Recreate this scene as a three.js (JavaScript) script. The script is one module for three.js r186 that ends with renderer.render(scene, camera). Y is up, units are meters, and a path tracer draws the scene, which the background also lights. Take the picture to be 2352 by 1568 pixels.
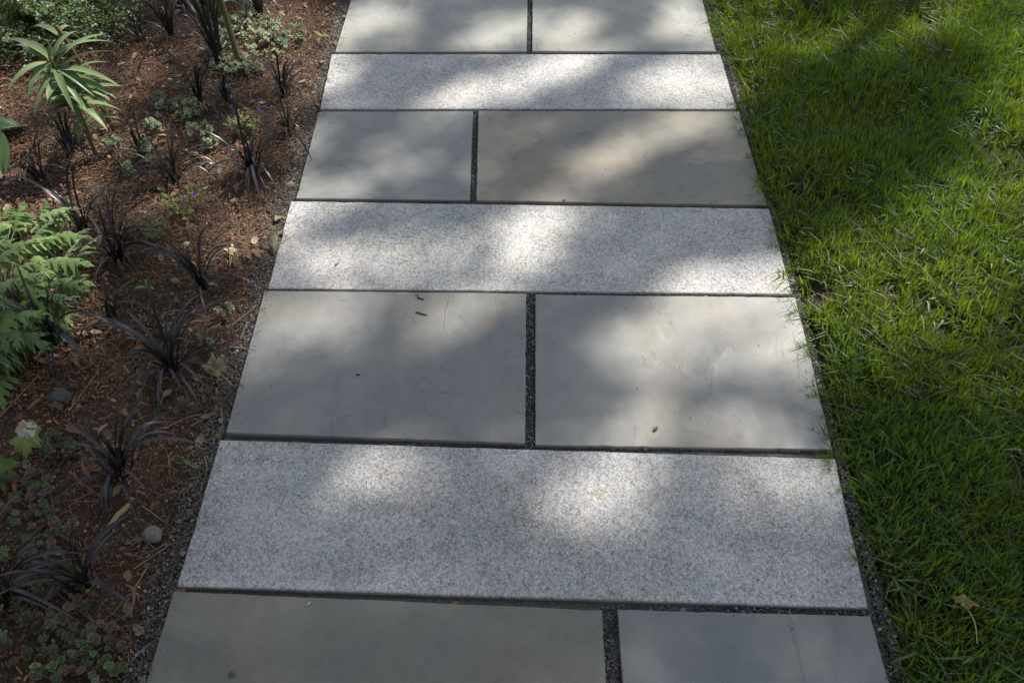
import * as THREE from 'three';
import { mergeGeometries } from 'three/addons/utils/BufferGeometryUtils.js';

// ------------------------------------------------------------------ camera, sky, sun, exposure
const scene = new THREE.Scene();
const TOP = 0.02;                                   // height of the paving surface; the joints lie near y = 0
const W = 2352, H = 1568, FOCAL = 1960;             // the frame that the pixel notes below refer to
const camera = new THREE.PerspectiveCamera(2 * Math.atan(H / 2 / FOCAL) * 180 / Math.PI, W / H, 0.05, 400);
camera.rotation.order = 'YXZ';
camera.position.set(0, 1.4802 + TOP, 0);
camera.rotation.set(-0.844605, 0.029579, -0.009922);
camera.updateMatrixWorld(true);
const SKY = 0.575;
const EL = 49 * Math.PI / 180, AZ = 45 * Math.PI / 180;          // sun: ahead and to the right
const S = new THREE.Vector3(Math.sin(AZ) * Math.cos(EL), Math.sin(EL), -Math.cos(AZ) * Math.cos(EL));
{ // a clear, slightly hazy sky: pale at the horizon, blue overhead, a soft aureole round the sun
  const w = 256, h = 128, d = new Float32Array(w * h * 4), dir = new THREE.Vector3();
  for (let j = 0; j < h; j++) for (let i = 0; i < w; i++) {
    const el = ((j + 0.5) / h - 0.5) * Math.PI, az = ((i + 0.5) / w - 0.5) * 2 * Math.PI;
    dir.set(Math.cos(el) * Math.cos(az), Math.sin(el), Math.cos(el) * Math.sin(az));
    const u = Math.pow(Math.max(0, Math.sin(el)), 0.55), g = Math.max(0, dir.dot(S)), glow = 0.55 * Math.pow(g, 8);
    const c = el < 0 ? [0.22, 0.22, 0.20] : [0.82 + (0.325 - 0.82) * u + glow, 0.84 + (0.39 - 0.84) * u + glow * 0.97, 0.86 + (0.52 - 0.86) * u + glow * 0.9];
    d.set([...c.map((v) => v * SKY), 1], (j * w + i) * 4);
  }
  const t = new THREE.DataTexture(d, w, h, THREE.RGBAFormat, THREE.FloatType); t.mapping = THREE.EquirectangularReflectionMapping; t.magFilter = THREE.LinearFilter; t.needsUpdate = true;
  scene.background = t; scene.environment = t;
}
const sun = new THREE.DirectionalLight(new THREE.Color(1, 0.93, 0.82), 4.8);
sun.position.copy(S).multiplyScalar(30).add(new THREE.Vector3(0, 0, -1.6));
sun.target.position.set(0, 0, -1.6);
sun.castShadow = true; sun.shadow.radius = 1; sun.shadow.mapSize.set(4096, 4096);
Object.assign(sun.shadow.camera, { left: -6, right: 6, top: 6, bottom: -6, near: 1, far: 60 });
scene.add(sun, sun.target);
const renderer = new THREE.WebGLRenderer({ antialias: true });
renderer.toneMapping = THREE.LinearToneMapping;
renderer.toneMappingExposure = 1.68;
renderer.shadowMap.enabled = true;

// ------------------------------------------------------------------ helpers
const V = (x = 0, y = 0, z = 0) => new THREE.Vector3(x, y, z);
let seed = 20240;
const rnd = () => { seed = (seed + 0x6d2b79f5) | 0; let t = Math.imul(seed ^ (seed >>> 15), 1 | seed); t = (t + Math.imul(t ^ (t >>> 7), 61 | t)) ^ t; return ((t ^ (t >>> 14)) >>> 0) / 4294967296; };
const rr = (a, b) => a + (b - a) * rnd();
const gauss = () => (rnd() + rnd() + rnd() + rnd() - 2) * 1.0;
const clamp = (x, a = 0, b = 1) => Math.min(b, Math.max(a, x));
const sstep = (a, b, x) => { const t = clamp((x - a) / (b - a)); return t * t * (3 - 2 * t); };
function hash(x, y, s) { let h = Math.imul(x, 374761393) + Math.imul(y, 668265263) + Math.imul(s, 1274126177) | 0; h = Math.imul(h ^ (h >>> 13), 1274126177); return ((h ^ (h >>> 16)) >>> 0) / 4294967296; }
function vnoise(x, y, s = 0) {
  const i = Math.floor(x), j = Math.floor(y), u = x - i, v = y - j, a = u * u * (3 - 2 * u), b = v * v * (3 - 2 * v);
  const p = hash(i, j, s), q = hash(i + 1, j, s), r = hash(i, j + 1, s), t = hash(i + 1, j + 1, s);
  return p + (q - p) * a + (r - p) * b + (p - q - r + t) * a * b;
}
const fbm = (x, y, s = 0, o = 4) => { let f = 0, w = 0.5, n = 0; for (let k = 0; k < o; k++) { f += w * vnoise(x, y, s + k * 17); n += w; w *= 0.5; x *= 2.03; y *= 2.03; } return f / n; };
// a pixel of the photograph gives a ray; what it touches gives the distance
const RAY = (px, py) => V((px - W / 2) / FOCAL, -(py - H / 2) / FOCAL, -1).applyQuaternion(camera.quaternion).normalize();
const P = (px, py, y = TOP) => { const d = RAY(px, py); return camera.position.clone().addScaledVector(d, (y - camera.position.y) / d.y); };
function nearLine(px, py, a, b) {                     // point of the line a-b that the ray passes closest
  const d = RAY(px, py), u = b.clone().sub(a), w0 = camera.position.clone().sub(a);
  const A = d.dot(d), B = d.dot(u), C = u.dot(u), D = d.dot(w0), E = u.dot(w0);
  const t = (A * E - B * D) / (A * C - B * B);
  return a.clone().addScaledVector(u, t);
}
const c1 = (x, y) => [x / 3.012, y / 3.012];           // notes taken on enlarged crops of the photograph
const c2 = (x, y) => [x / 3.012, y / 3.012 + 520.3];
const c3 = (x, y) => [x / 2.971, y / 2.971 + 1040.5];
const taken = {};
const numbered = (n) => { const k = taken[n] = (taken[n] ?? -1) + 1; return k ? n + '_' + String(k).padStart(3, '0') : n; };
const shade = (o) => { o.traverse((m) => { if (m.isMesh) { m.castShadow = true; m.receiveShadow = true; } }); return o; };
function thing(name, label, category, pos = V(), group) {
  const o = new THREE.Group(); o.name = numbered(name); o.position.copy(pos); o.userData = { label, category };
  if (group) o.userData.group = group;
  scene.add(o); return o;
}
function part(name, geo, mat, parent) { const m = new THREE.Mesh(geo, mat); m.name = name; m.castShadow = m.receiveShadow = true; parent.add(m); return m; }
function single(name, label, category, geo, mat, pos = V(), group) {
  const m = new THREE.Mesh(geo, mat); m.name = numbered(name); m.position.copy(pos); m.castShadow = m.receiveShadow = true;
  m.userData = { label, category }; if (group) m.userData.group = group;
  scene.add(m); return m;
}
function raw(pos, idx, uv, col) {
  const g = new THREE.BufferGeometry();
  g.setAttribute('position', new THREE.Float32BufferAttribute(pos, 3));
  if (uv) g.setAttribute('uv', new THREE.Float32BufferAttribute(uv, 2));
  if (col) g.setAttribute('color', new THREE.Float32BufferAttribute(col, 3));
  if (idx) g.setIndex(idx);
  g.computeVertexNormals(); return g;
}
const lin = (r, g, b) => new THREE.Color().setRGB(r, g, b);
const std = (c, rough, extra = {}) => new THREE.MeshStandardMaterial({ color: c, roughness: rough, side: THREE.DoubleSide, ...extra });
const leafy = (c, trans, coat = 0.3, extra = {}) => new THREE.MeshPhysicalMaterial({ color: c, roughness: 0.95, transmission: trans, thickness: 0, clearcoat: coat, clearcoatRoughness: 0.38, side: THREE.DoubleSide, ...extra });
function pixels(w, h, fn, srgb) {                      // fn(x, y) -> [r, g, b] 0..1
  const d = new Uint8Array(w * h * 4); let k = 0;
  for (let y = 0; y < h; y++) for (let x = 0; x < w; x++) { const c = fn(x, y); for (let i = 0; i < 3; i++) d[k++] = clamp(c[i]) * 255; d[k++] = 255; }
  const t = new THREE.DataTexture(d, w, h); t.magFilter = THREE.LinearFilter; t.minFilter = THREE.LinearMipmapLinearFilter; t.generateMipmaps = true;
  t.wrapS = t.wrapT = THREE.RepeatWrapping;
  if (srgb) t.colorSpace = THREE.SRGBColorSpace; t.needsUpdate = true; return t;
}
const tosrgb = (v) => v <= 0.0031308 ? 12.92 * v : 1.055 * Math.pow(v, 1 / 2.4) - 0.055;

// ------------------------------------------------------------------ ground, soil, lawn bed
const XL = -0.649, XR = 0.631;
const bedH = (x, z) => { const e = clamp((XL - 0.01 - x) / 0.25); return 0.002 + e * (0.012 + 0.035 * (fbm(x * 2.1 + 7, z * 2.1, 5, 3) - 0.42)) + 0.006 * (fbm(x * 13, z * 13, 9, 2) - 0.5) * clamp(e * 3 + 0.3); };
const lawnH = (x, z) => { const e = clamp((x - XR - 0.02) / 0.12); return -0.014 + e * (0.026 + 0.03 * (fbm(x * 2.2, z * 2.2, 31, 3) - 0.5)); };
function sheet(x0, x1, z0, z1, step, f) {
  const nx = Math.round((x1 - x0) / step), nz = Math.round((z1 - z0) / step), pos = [], uv = [], idx = [];
  for (let j = 0; j <= nz; j++) for (let i = 0; i <= nx; i++) { const x = x0 + (x1 - x0) * i / nx, z = z0 + (z1 - z0) * j / nz; pos.push(x, f(x, z), z); uv.push(x, z); }
  for (let j = 0; j < nz; j++) for (let i = 0; i < nx; i++) { const a = j * (nx + 1) + i; idx.push(a, a + nx + 1, a + 1, a + 1, a + nx + 1, a + nx + 2); }
  return raw(pos, idx, uv);
}
const soilTex = pixels(512, 512, (x, y) => { const n = fbm(x / 9, y / 9, 3, 4), m = vnoise(x / 2.3, y / 2.3, 8); const v = 0.045 + 0.09 * n * m; return [tosrgb(v * 1.25), tosrgb(v * 0.82), tosrgb(v * 0.55)]; }, true);
soilTex.repeat.set(2, 2);
const soilMat = std(0xffffff, 0.95, { map: soilTex });
const structure = (name, geo, mat) => { const m = new THREE.Mesh(geo, mat); m.name = name; m.userData.kind = 'structure'; m.receiveShadow = m.castShadow = true; scene.add(m); return m; };
const groundTex = pixels(256, 256, (x, y) => { const n = fbm(x / 6, y / 6, 13, 4); const v = 0.03 + 0.05 * n; return [tosrgb(v * 0.75), tosrgb(v * 1.25), tosrgb(v * 0.3)]; }, true);
{ const g = new THREE.PlaneGeometry(160, 160, 4, 4); g.rotateX(-Math.PI / 2); const uv = g.attributes.uv; for (let i = 0; i < uv.count; i++) uv.setXY(i, uv.getX(i) * 160, uv.getY(i) * 160); g.translate(0, -0.09, -20); structure('ground', g, std(0xffffff, 1, { map: groundTex })); }
structure('planting_bed_soil', sheet(-2.6, XL + 0.0, -3.9, 0.4, 0.02, (x, z) => bedH(x, z) - 0.008), soilMat);
structure('lawn_soil', sheet(XR + 0.002, 2.6, -3.9, 0.4, 0.03, (x, z) => lawnH(x, z) - 0.004), soilMat);
const sandTex = pixels(512, 512, (x, y) => { const n = vnoise(x / 2, y / 2, 4) * 0.6 + vnoise(x / 4.5, y / 4.5, 6) * 0.4; const v = 0.06 + 0.15 * n * n; return [tosrgb(v), tosrgb(v * 0.98), tosrgb(v * 0.95)]; }, true);
sandTex.repeat.set(3, 3);
structure('path_base', sheet(XL + 0.002, XR + 0.006, -3.9, 0.4, 0.02, (x, z) => 0.007 + 0.005 * (fbm(x * 30, z * 30, 77, 2) - 0.5)), std(0xffffff, 0.95, { map: sandTex }));

// ------------------------------------------------------------------ the paved path: granite planks and bluestone slabs, each a piece of its own
const path = new THREE.Group(); path.name = 'paved_path'; path.userData.kind = 'structure'; scene.add(path);
const slabs = [];
function slab(name, TL, TR, BR, BL, mat, o = {}) {     // corners on the paving surface
  const { nx = 60, ny = 30, bow = 0.0004, rough = 0.0012, s = 1, drop = 0.05, ch = 0.0016 } = o;
  const x0 = Math.min(TL.x, BL.x), x1 = Math.max(TR.x, BR.x), z0 = Math.min(TL.z, TR.z), z1 = Math.max(BL.z, BR.z);
  const at = (u, v) => TL.clone().lerp(TR, u).lerp(BL.clone().lerp(BR, u), v);
  const cen = at(0.5, 0.5);
  const edge = (u, v) => {                              // wander of the worked edges
    const p = at(u, v), w = rough * 2;
    if (v === 0) p.z += (fbm(p.x * 30, 3, s, 3) - 0.5) * w; if (v === 1) p.z += (fbm(p.x * 30, 9, s, 3) - 0.5) * w;
    if (u === 0) p.x += (fbm(p.z * 30, 5, s, 3) - 0.5) * w; if (u === 1) p.x += (fbm(p.z * 30, 7, s, 3) - 0.5) * w;
    const nick = 0.012 * Math.max(0, fbm((p.x + p.z) * 45, s, s + 9, 2) - 0.74); if (u === 0 || u === 1) p.x += (u ? -1 : 1) * nick; else if (v === 0 || v === 1) p.z += (v ? -1 : 1) * nick;
    return p;
  };
  const off = 0.003 * (hash(s, 5, 1) - 0.5), tx = 0.003 * (hash(s, 6, 1) - 0.5), tz = 0.004 * (hash(s, 7, 1) - 0.5);   // each stone sits a little differently
  const hgt = (p) => TOP + off + tx * (p.x - cen.x) + tz * (p.z - cen.z) + bow * 4 * (fbm(p.x * 4 + s, p.z * 4, s, 3) - 0.5);
  const inset = (p) => { const d = cen.clone().sub(p), k = (t, half) => Math.abs(half) > 1e-6 ? t : 0; return p.clone().add(V(Math.sign(d.x) * k(ch, 1), 0, Math.sign(d.z) * k(ch, 1))); };
  const pos = [], uv = [], idx = [], put = (p, y) => { pos.push(p.x, y, p.z); uv.push((p.x - x0) / (x1 - x0), 1 - (p.z - z0) / (z1 - z0) - 1.3 * Math.max(0, TOP - 0.002 - y) / (z1 - z0)); return pos.length / 3 - 1; };
  for (let j = 0; j <= ny; j++) for (let i = 0; i <= nx; i++) {
    const u = i / nx, v = j / ny; let p = edge(u, v);
    if (i === 0) p.x += ch; if (i === nx) p.x -= ch; if (j === 0) p.z += ch; if (j === ny) p.z -= ch;
    put(p, hgt(p));
  }
  for (let j = 0; j < ny; j++) for (let i = 0; i < nx; i++) { const a = j * (nx + 1) + i; idx.push(a, a + nx + 1, a + 1, a + 1, a + nx + 1, a + nx + 2); }
  const ring = [];                                      // clockwise from TL seen from above
  for (let i = 0; i < nx; i++) ring.push([i / nx, 0]); for (let j = 0; j < ny; j++) ring.push([1, j / ny]);
  for (let i = nx; i > 0; i--) ring.push([i / nx, 1]); for (let j = ny; j > 0; j--) ring.push([0, j / ny]);
  const band = (fa, fb) => { const b = pos.length / 3, n = ring.length; for (let k = 0; k <= n; k++) { const [u, v] = ring[k % n]; const p = edge(u, v); fa(p, u, v); fb(p, u, v); } for (let k = 0; k < n; k++) idx.push(b + 2 * k, b + 2 * k + 2, b + 2 * k + 1, b + 2 * k + 1, b + 2 * k + 2, b + 2 * k + 3); };
  const inn = (p, u, v) => { const q = p.clone(); if (u === 0) q.x += ch; if (u === 1) q.x -= ch; if (v === 0) q.z += ch; if (v === 1) q.z -= ch; return q; };
  band((p, u, v) => { const q = inn(p, u, v); put(q, hgt(q)); }, (p) => put(p, hgt(p) - ch * 0.8));
  band((p) => put(p, hgt(p) - ch * 0.8), (p, u, v) => put(p.clone().lerp(cen, 0.004), TOP - drop));
  const g = raw(pos, idx, uv);
  const m = new THREE.Mesh(g, mat(x0, x1, z0, z1)); m.name = name; m.castShadow = m.receiveShadow = true; path.add(m);
  slabs.push({ x0, x1, z0, z1 }); return m;
}
// granite: flamed grey stone, grains of feldspar, quartz and mica
function graniteMat(s) {
  return (x0, x1, z0, z1) => {
    const w = 2048, h = 512, sx = (x1 - x0) * 1000 / w, sz = (z1 - z0) * 1000 / h;     // mm per texel
    const stains = graniteStains.filter((t) => t[0] === s);
    const hm = new Float32Array(w * h);
    const map = pixels(w, h, (x, y) => {
      const X = x * sx, Y = y * sz;
      const a = vnoise(X / 3.1, Y / 3.1, s), b = vnoise(X / 1.7 + 31, Y / 1.7, s + 3), c = vnoise(X / 6.5, Y / 6.5, s + 5), d = vnoise(X / 2.0 + 9, Y / 2.0 + 4, s + 11);
      const coarse = fbm(X / 90, Y / 90, s + 21, 3);
      let v = 0.41 + 0.26 * (a - 0.5) + 0.20 * (b - 0.5) + 0.14 * (c - 0.5) + 0.15 * (coarse - 0.5) - 0.04 * sstep(0.55, 0.75, fbm(X / 38, Y / 38, s + 25, 4));
      if (d > 0.82) v *= 0.55; if (b > 0.82) v = Math.max(v, 0.62);
      hm[y * w + x] = 0.5 * a + 0.5 * b;
      let r = v * 1.0, g = v * 1.0, bl = v * 1.0;
      const pk = vnoise(X / 45, Y / 45, s + 40); r *= 1 + 0.06 * (pk - 0.4); bl *= 1 + 0.07 * (0.5 - pk);
      const wx = x0 + (x + 0.5) / w * (x1 - x0), wz = z1 - (y + 0.5) / h * (z1 - z0);
      for (const [, cx, cz, rad, tr, tg, tb, am] of stains) { const q = Math.hypot(wx - cx, wz - cz) / rad + 0.9 * (fbm(wx * 60, wz * 60, s + 9, 3) - 0.5); const k = am * (1 - sstep(0.55, 1, q)) * (0.5 + 0.5 * a); r += (v * tr - r) * k; g += (v * tg - g) * k; bl += (v * tb - bl) * k; }
      return [tosrgb(r), tosrgb(g), tosrgb(bl)];
    }, true);
    const bump = pixels(w, h, (x, y) => { const v = hm[y * w + x]; return [v, v, v]; });
    return new THREE.MeshStandardMaterial({ map, bumpMap: bump, bumpScale: 0.0007, roughness: 0.62 });
  };
}
const stainAt = (k, px, py, rad, col, am) => { const p = P(px, py); return [k, p.x, p.z, rad, ...col, am]; };
const graniteStains = [stainAt(304, 1148, 1118, 0.02, [0.95, 0.82, 0.6], 0.55), stainAt(304, 1385, 1135, 0.026, [1.05, 0.9, 0.68], 0.45), stainAt(304, 790, 1110, 0.008, [1.3, 1.25, 1.15], 0.7), stainAt(303, 1770, 650, 0.05, [1.08, 0.95, 0.88], 0.5)];
// bluestone: fine grained, split along its bedding, so that low broken steps cross its face
function blueMat(s, base, o = {}) {
  return (x0, x1, z0, z1) => {
    const w = 1024, h = Math.max(256, Math.round(1024 * (z1 - z0) / (x1 - x0) / 4) * 4), { dir = 1.4, steps = 1, tan = 0, marks = [], spots = [] } = o;
    const hm = new Float32Array(w * h), dirt = new Float32Array(w * h), cs = Math.cos(dir), sn = Math.sin(dir);
    const strokes = [];
    for (const m of marks) { const q = m.map(([px, py]) => { const p = P(px, py); return [(p.x - x0) / (x1 - x0) * w, (z1 - p.z) / (z1 - z0) * h]; }); strokes.push(q); }
    for (let y = 0; y < h; y++) for (let x = 0; x < w; x++) {
      const X = x0 + x / w * (x1 - x0), Z = z1 - y / h * (z1 - z0);
      const u = X * cs + Z * sn, v = -X * sn + Z * cs;                       // u along the streaks
      const wob = fbm(X * 9, Z * 9, s + 2, 3) - 0.5, f = fbm(u * 2.0 + wob * 0.3, v * 10 + wob * 0.9, s, 5);
      const mask = sstep(0.5, 0.68, fbm(X * 11 + 3, Z * 11, s + 50, 3));
      let hh = 0, dd = 0;
      for (const L of [0.36, 0.45, 0.54, 0.63]) { const e = f - L; hh += sstep(-0.004, 0.004, e); dd += Math.exp(-Math.pow(e / 0.0035, 2)); }
      hm[y * w + x] = 0.16 * steps * mask * hh + 0.30 * f + 0.05 * vnoise(X * 900, Z * 900, s) + 0.05 * vnoise(X * 350, Z * 350, s + 1);
      dirt[y * w + x] = dd * mask * steps;
    }
    for (const q of strokes) for (let k = 0; k + 1 < q.length; k++) {
      const [ax, ay] = q[k], [bx, by] = q[k + 1], n = Math.ceil(Math.hypot(bx - ax, by - ay) * 2);
      for (let t = 0; t <= n; t++) { const x = Math.round(ax + (bx - ax) * t / n + 2.5 * (vnoise(t / 7, k, s + 8) - 0.5)), y = Math.round(ay + (by - ay) * t / n + 3 * (vnoise(t / 9, k, s + 6) - 0.5)); for (let j = -1; j <= 1; j++) for (let i = -1; i <= 1; i++) { const xx = x + i, yy = y + j; if (xx >= 0 && yy >= 0 && xx < w && yy < h) { const wgt = (i || j) ? 0.5 : 1; hm[yy * w + xx] -= 0.12 * wgt; dirt[yy * w + xx] = Math.max(dirt[yy * w + xx], 1.2 * wgt); } } }
    }
    const map = pixels(w, h, (x, y) => {
      const X = x0 + x / w * (x1 - x0), Z = z1 - y / h * (z1 - z0), u = X * cs + Z * sn, v = -X * sn + Z * cs;
      const big = fbm(X * 4, Z * 4, s + 3, 4) - 0.5, str = fbm(u * 4, v * 26, s + 4, 3) - 0.5, fine = vnoise(X * 800, Z * 800, s + 7) - 0.5, mid = fbm(X * 60, Z * 60, s + 5, 3) - 0.5;
      const cloud = tan * sstep(0.48, 0.62, fbm(u * 5, v * 8, s + 60, 4));
      const warm = sstep(0.5, 0.72, fbm(X * 7 + 4, Z * 7, s + 33, 4));
      let k = 1 + 0.26 * big + 0.16 * str + 0.20 * fine + 0.16 * mid + 0.35 * cloud * (0.4 + 0.6 * fbm(X * 40, Z * 40, s + 61, 3));
      k *= 1 - 0.20 * clamp(dirt[y * w + x]);
      const sp = hash(x, y, s + 70); if (sp > 0.9994) k *= 1.7;
      let c = [base[0] * k * (1 + 0.10 * cloud + 0.05 * warm), base[1] * k * (1 + 0.04 * cloud), base[2] * k * (1 - 0.04 * cloud - 0.07 * warm)];
      for (const [cx, cz, rad, tr, tg, tb, am] of spots) { const q = Math.hypot(X - cx, Z - cz) / rad + 1.1 * (fbm(X * 45, Z * 45, s + 90, 3) - 0.5); const a = am * (1 - sstep(0.5, 1, q)); c = [c[0] + (tr - c[0]) * a, c[1] + (tg - c[1]) * a, c[2] + (tb - c[2]) * a]; }
      return c.map(tosrgb);
    }, true);
    const bump = pixels(w, h, (x, y) => { const v = hm[y * w + x]; return [v, v, v]; });
    return new THREE.MeshStandardMaterial({ map, bumpMap: bump, bumpScale: 0.0024, roughness: 0.5 });
  };
}
const spot = (px, py, rad, c, am) => { const p = P(px, py); return [p.x, p.z, rad, ...c, am]; };
const BLUE = [0.24, 0.244, 0.241], PALE = [0.31, 0.315, 0.30], TAN = [0.235, 0.225, 0.195], OLIVE = [0.198, 0.198, 0.172];
const bs = (n, pts, mat, s) => slab(n, P(...pts[0]), P(...pts[1]), P(...pts[2]), P(...pts[3]), mat, { nx: 44, ny: 30, rough: 0.0009, s, bow: 0.0005 });
const gr = (pts, s) => slab('granite_plank', P(...pts[0]), P(...pts[1]), P(...pts[2]), P(...pts[3]), graniteMat(s), { nx: 120, ny: 30, rough: 0.0012, s, ch: 0.0022 });
const back = (p, d) => V(p.x, p.y, p.z - d);
{ // rows from the far end to the near end
  const a = P(769, 118.5), b = P(1209, 117), c = P(1222, 117), d = P(1645, 117);
  const D1 = 0.43;
  slab('bluestone_slab', back(a, D1), back(b, D1), b, a, blueMat(11, PALE, { dir: 1.2, steps: 1.3, marks: [[[930, 48], [932, 66], [950, 74], [967, 78]], [[1118, 0], [1116, 30], [1128, 40], [1156, 48]], [[1075, 20], [1092, 34]], [[850, 34], [812, 36], [768, 30]], [[966, 58], [972, 62], [965, 68]], [[1168, 75], [1180, 95], [1184, 114]], [[1243, 66], [1246, 92], [1255, 100]]] }), { nx: 44, ny: 30, rough: 0.0009, s: 11 });
  slab('bluestone_slab', back(c, D1), back(d, D1), d, c, blueMat(12, PALE, { dir: 1.2, steps: 1.2 }), { nx: 44, ny: 30, rough: 0.0009, s: 12 });
  const t = back(a, D1 + 0.014), u = back(d, D1 + 0.014);
  slab('granite_plank', back(t, 0.32), back(u, 0.32), u, t, graniteMat(301), { nx: 90, ny: 24, rough: 0.0022, s: 301 });
}
gr([[761, 123.5], [1655, 124], [1692, 249], [734, 249.5]], 302);
bs('bluestone_slab', [[732, 254.5], [1086, 254], [1079, 459], [679, 454.5]], blueMat(21, [0.258, 0.264, 0.258], { dir: 0.05, steps: 0.8, marks: [[[770, 284], [800, 287]], [[880, 283], [890, 286]]] }), 21);
bs('bluestone_slab', [[1099, 254], [1698, 255], [1763, 471], [1094, 460]], blueMat(22, TAN, { dir: -0.35, steps: 0.9, tan: 1, marks: [[[1200, 330], [1230, 312], [1270, 305]], [[1110, 420], [1160, 412], [1200, 405]]] }), 22);
gr([[667, 461], [1767, 478], [1820, 674], [614, 661]], 303);
bs('bluestone_slab', [[607, 668], [1209, 674], [1206, 1018], [518, 994]], blueMat(31, BLUE, {
  dir: 1.5, steps: 0.8, spots: [spot(1122, 752, 0.026, [0.34, 0.26, 0.185], 0.6), spot(660, 840, 0.02, [0.27, 0.24, 0.21], 0.4), spot(745, 672, 0.012, [0.33, 0.27, 0.2], 0.4)],
  marks: [[[880, 724], [890, 733], [888, 745]], [[928, 726], [945, 732], [952, 742]], [[727, 680], [733, 700]], [[670, 675], [676, 690]], [[1135, 680], [1140, 720], [1150, 740]], [[730, 800], [738, 820]], [[720, 818], [765, 817]], [[770, 966], [805, 952]], [[712, 923], [727, 933]], [[1120, 768], [1124, 790]], [[1120, 985], [1122, 1010]], [[1030, 680], [1020, 720], [1018, 760]], [[820, 742], [840, 746], [846, 760]], [[1045, 840], [1064, 826]], [[1176, 938], [1195, 950]], [[965, 875], [975, 868], [984, 872]]],
}), 31);
bs('bluestone_slab', [[1230, 675], [1828, 682], [1914, 1031], [1230, 1021]], blueMat(32, [0.247, 0.25, 0.246], { dir: 1.5, steps: 0.7, spots: [spot(1660, 1000, 0.05, [0.26, 0.23, 0.205], 0.4), spot(1262, 800, 0.02, [0.25, 0.23, 0.2], 0.3)], marks: [[[1820, 760], [1830, 800], [1836, 870]], [[1230, 700], [1234, 760], [1232, 810]]] }), 32);
gr([[505, 1010], [1919, 1052], [1995, 1396], [406, 1345]], 304);
{
  const a = P(398, 1358), b = P(1383, 1402), c = P(1419, 1400), d = P(2000, 1415), f = (p, e = 0.43) => V(p.x + 0.002, p.y, p.z + e);
  slab('bluestone_slab', a, b, f(b), f(a, 0.45), blueMat(41, OLIVE, { dir: 0.3, steps: 0.5, spots: [spot(530, 1549, 0.006, [0.12, 0.08, 0.05], 0.8)] }), { nx: 60, ny: 30, rough: 0.0009, s: 41 });
  slab('bluestone_slab', c, d, f(d), f(c), blueMat(42, [0.205, 0.215, 0.222], { dir: 1.35, steps: 0.5, marks: [[[1806, 1412], [1825, 1480], [1838, 1530], [1850, 1568]], [[1815, 1412], [1835, 1500], [1846, 1568]]] }), { nx: 44, ny: 30, rough: 0.0009, s: 42 });
  const e = f(a, 0.466), g = f(d, 0.445);
  slab('granite_plank', e, g, f(g, 0.32), f(e, 0.32), graniteMat(305), { nx: 90, ny: 24, rough: 0.0022, s: 305 });
}
const onSlab = (x, z, m = 0) => slabs.some((s) => x > s.x0 - m && x < s.x1 + m && z > s.z0 - m && z < s.z1 + m);

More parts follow.
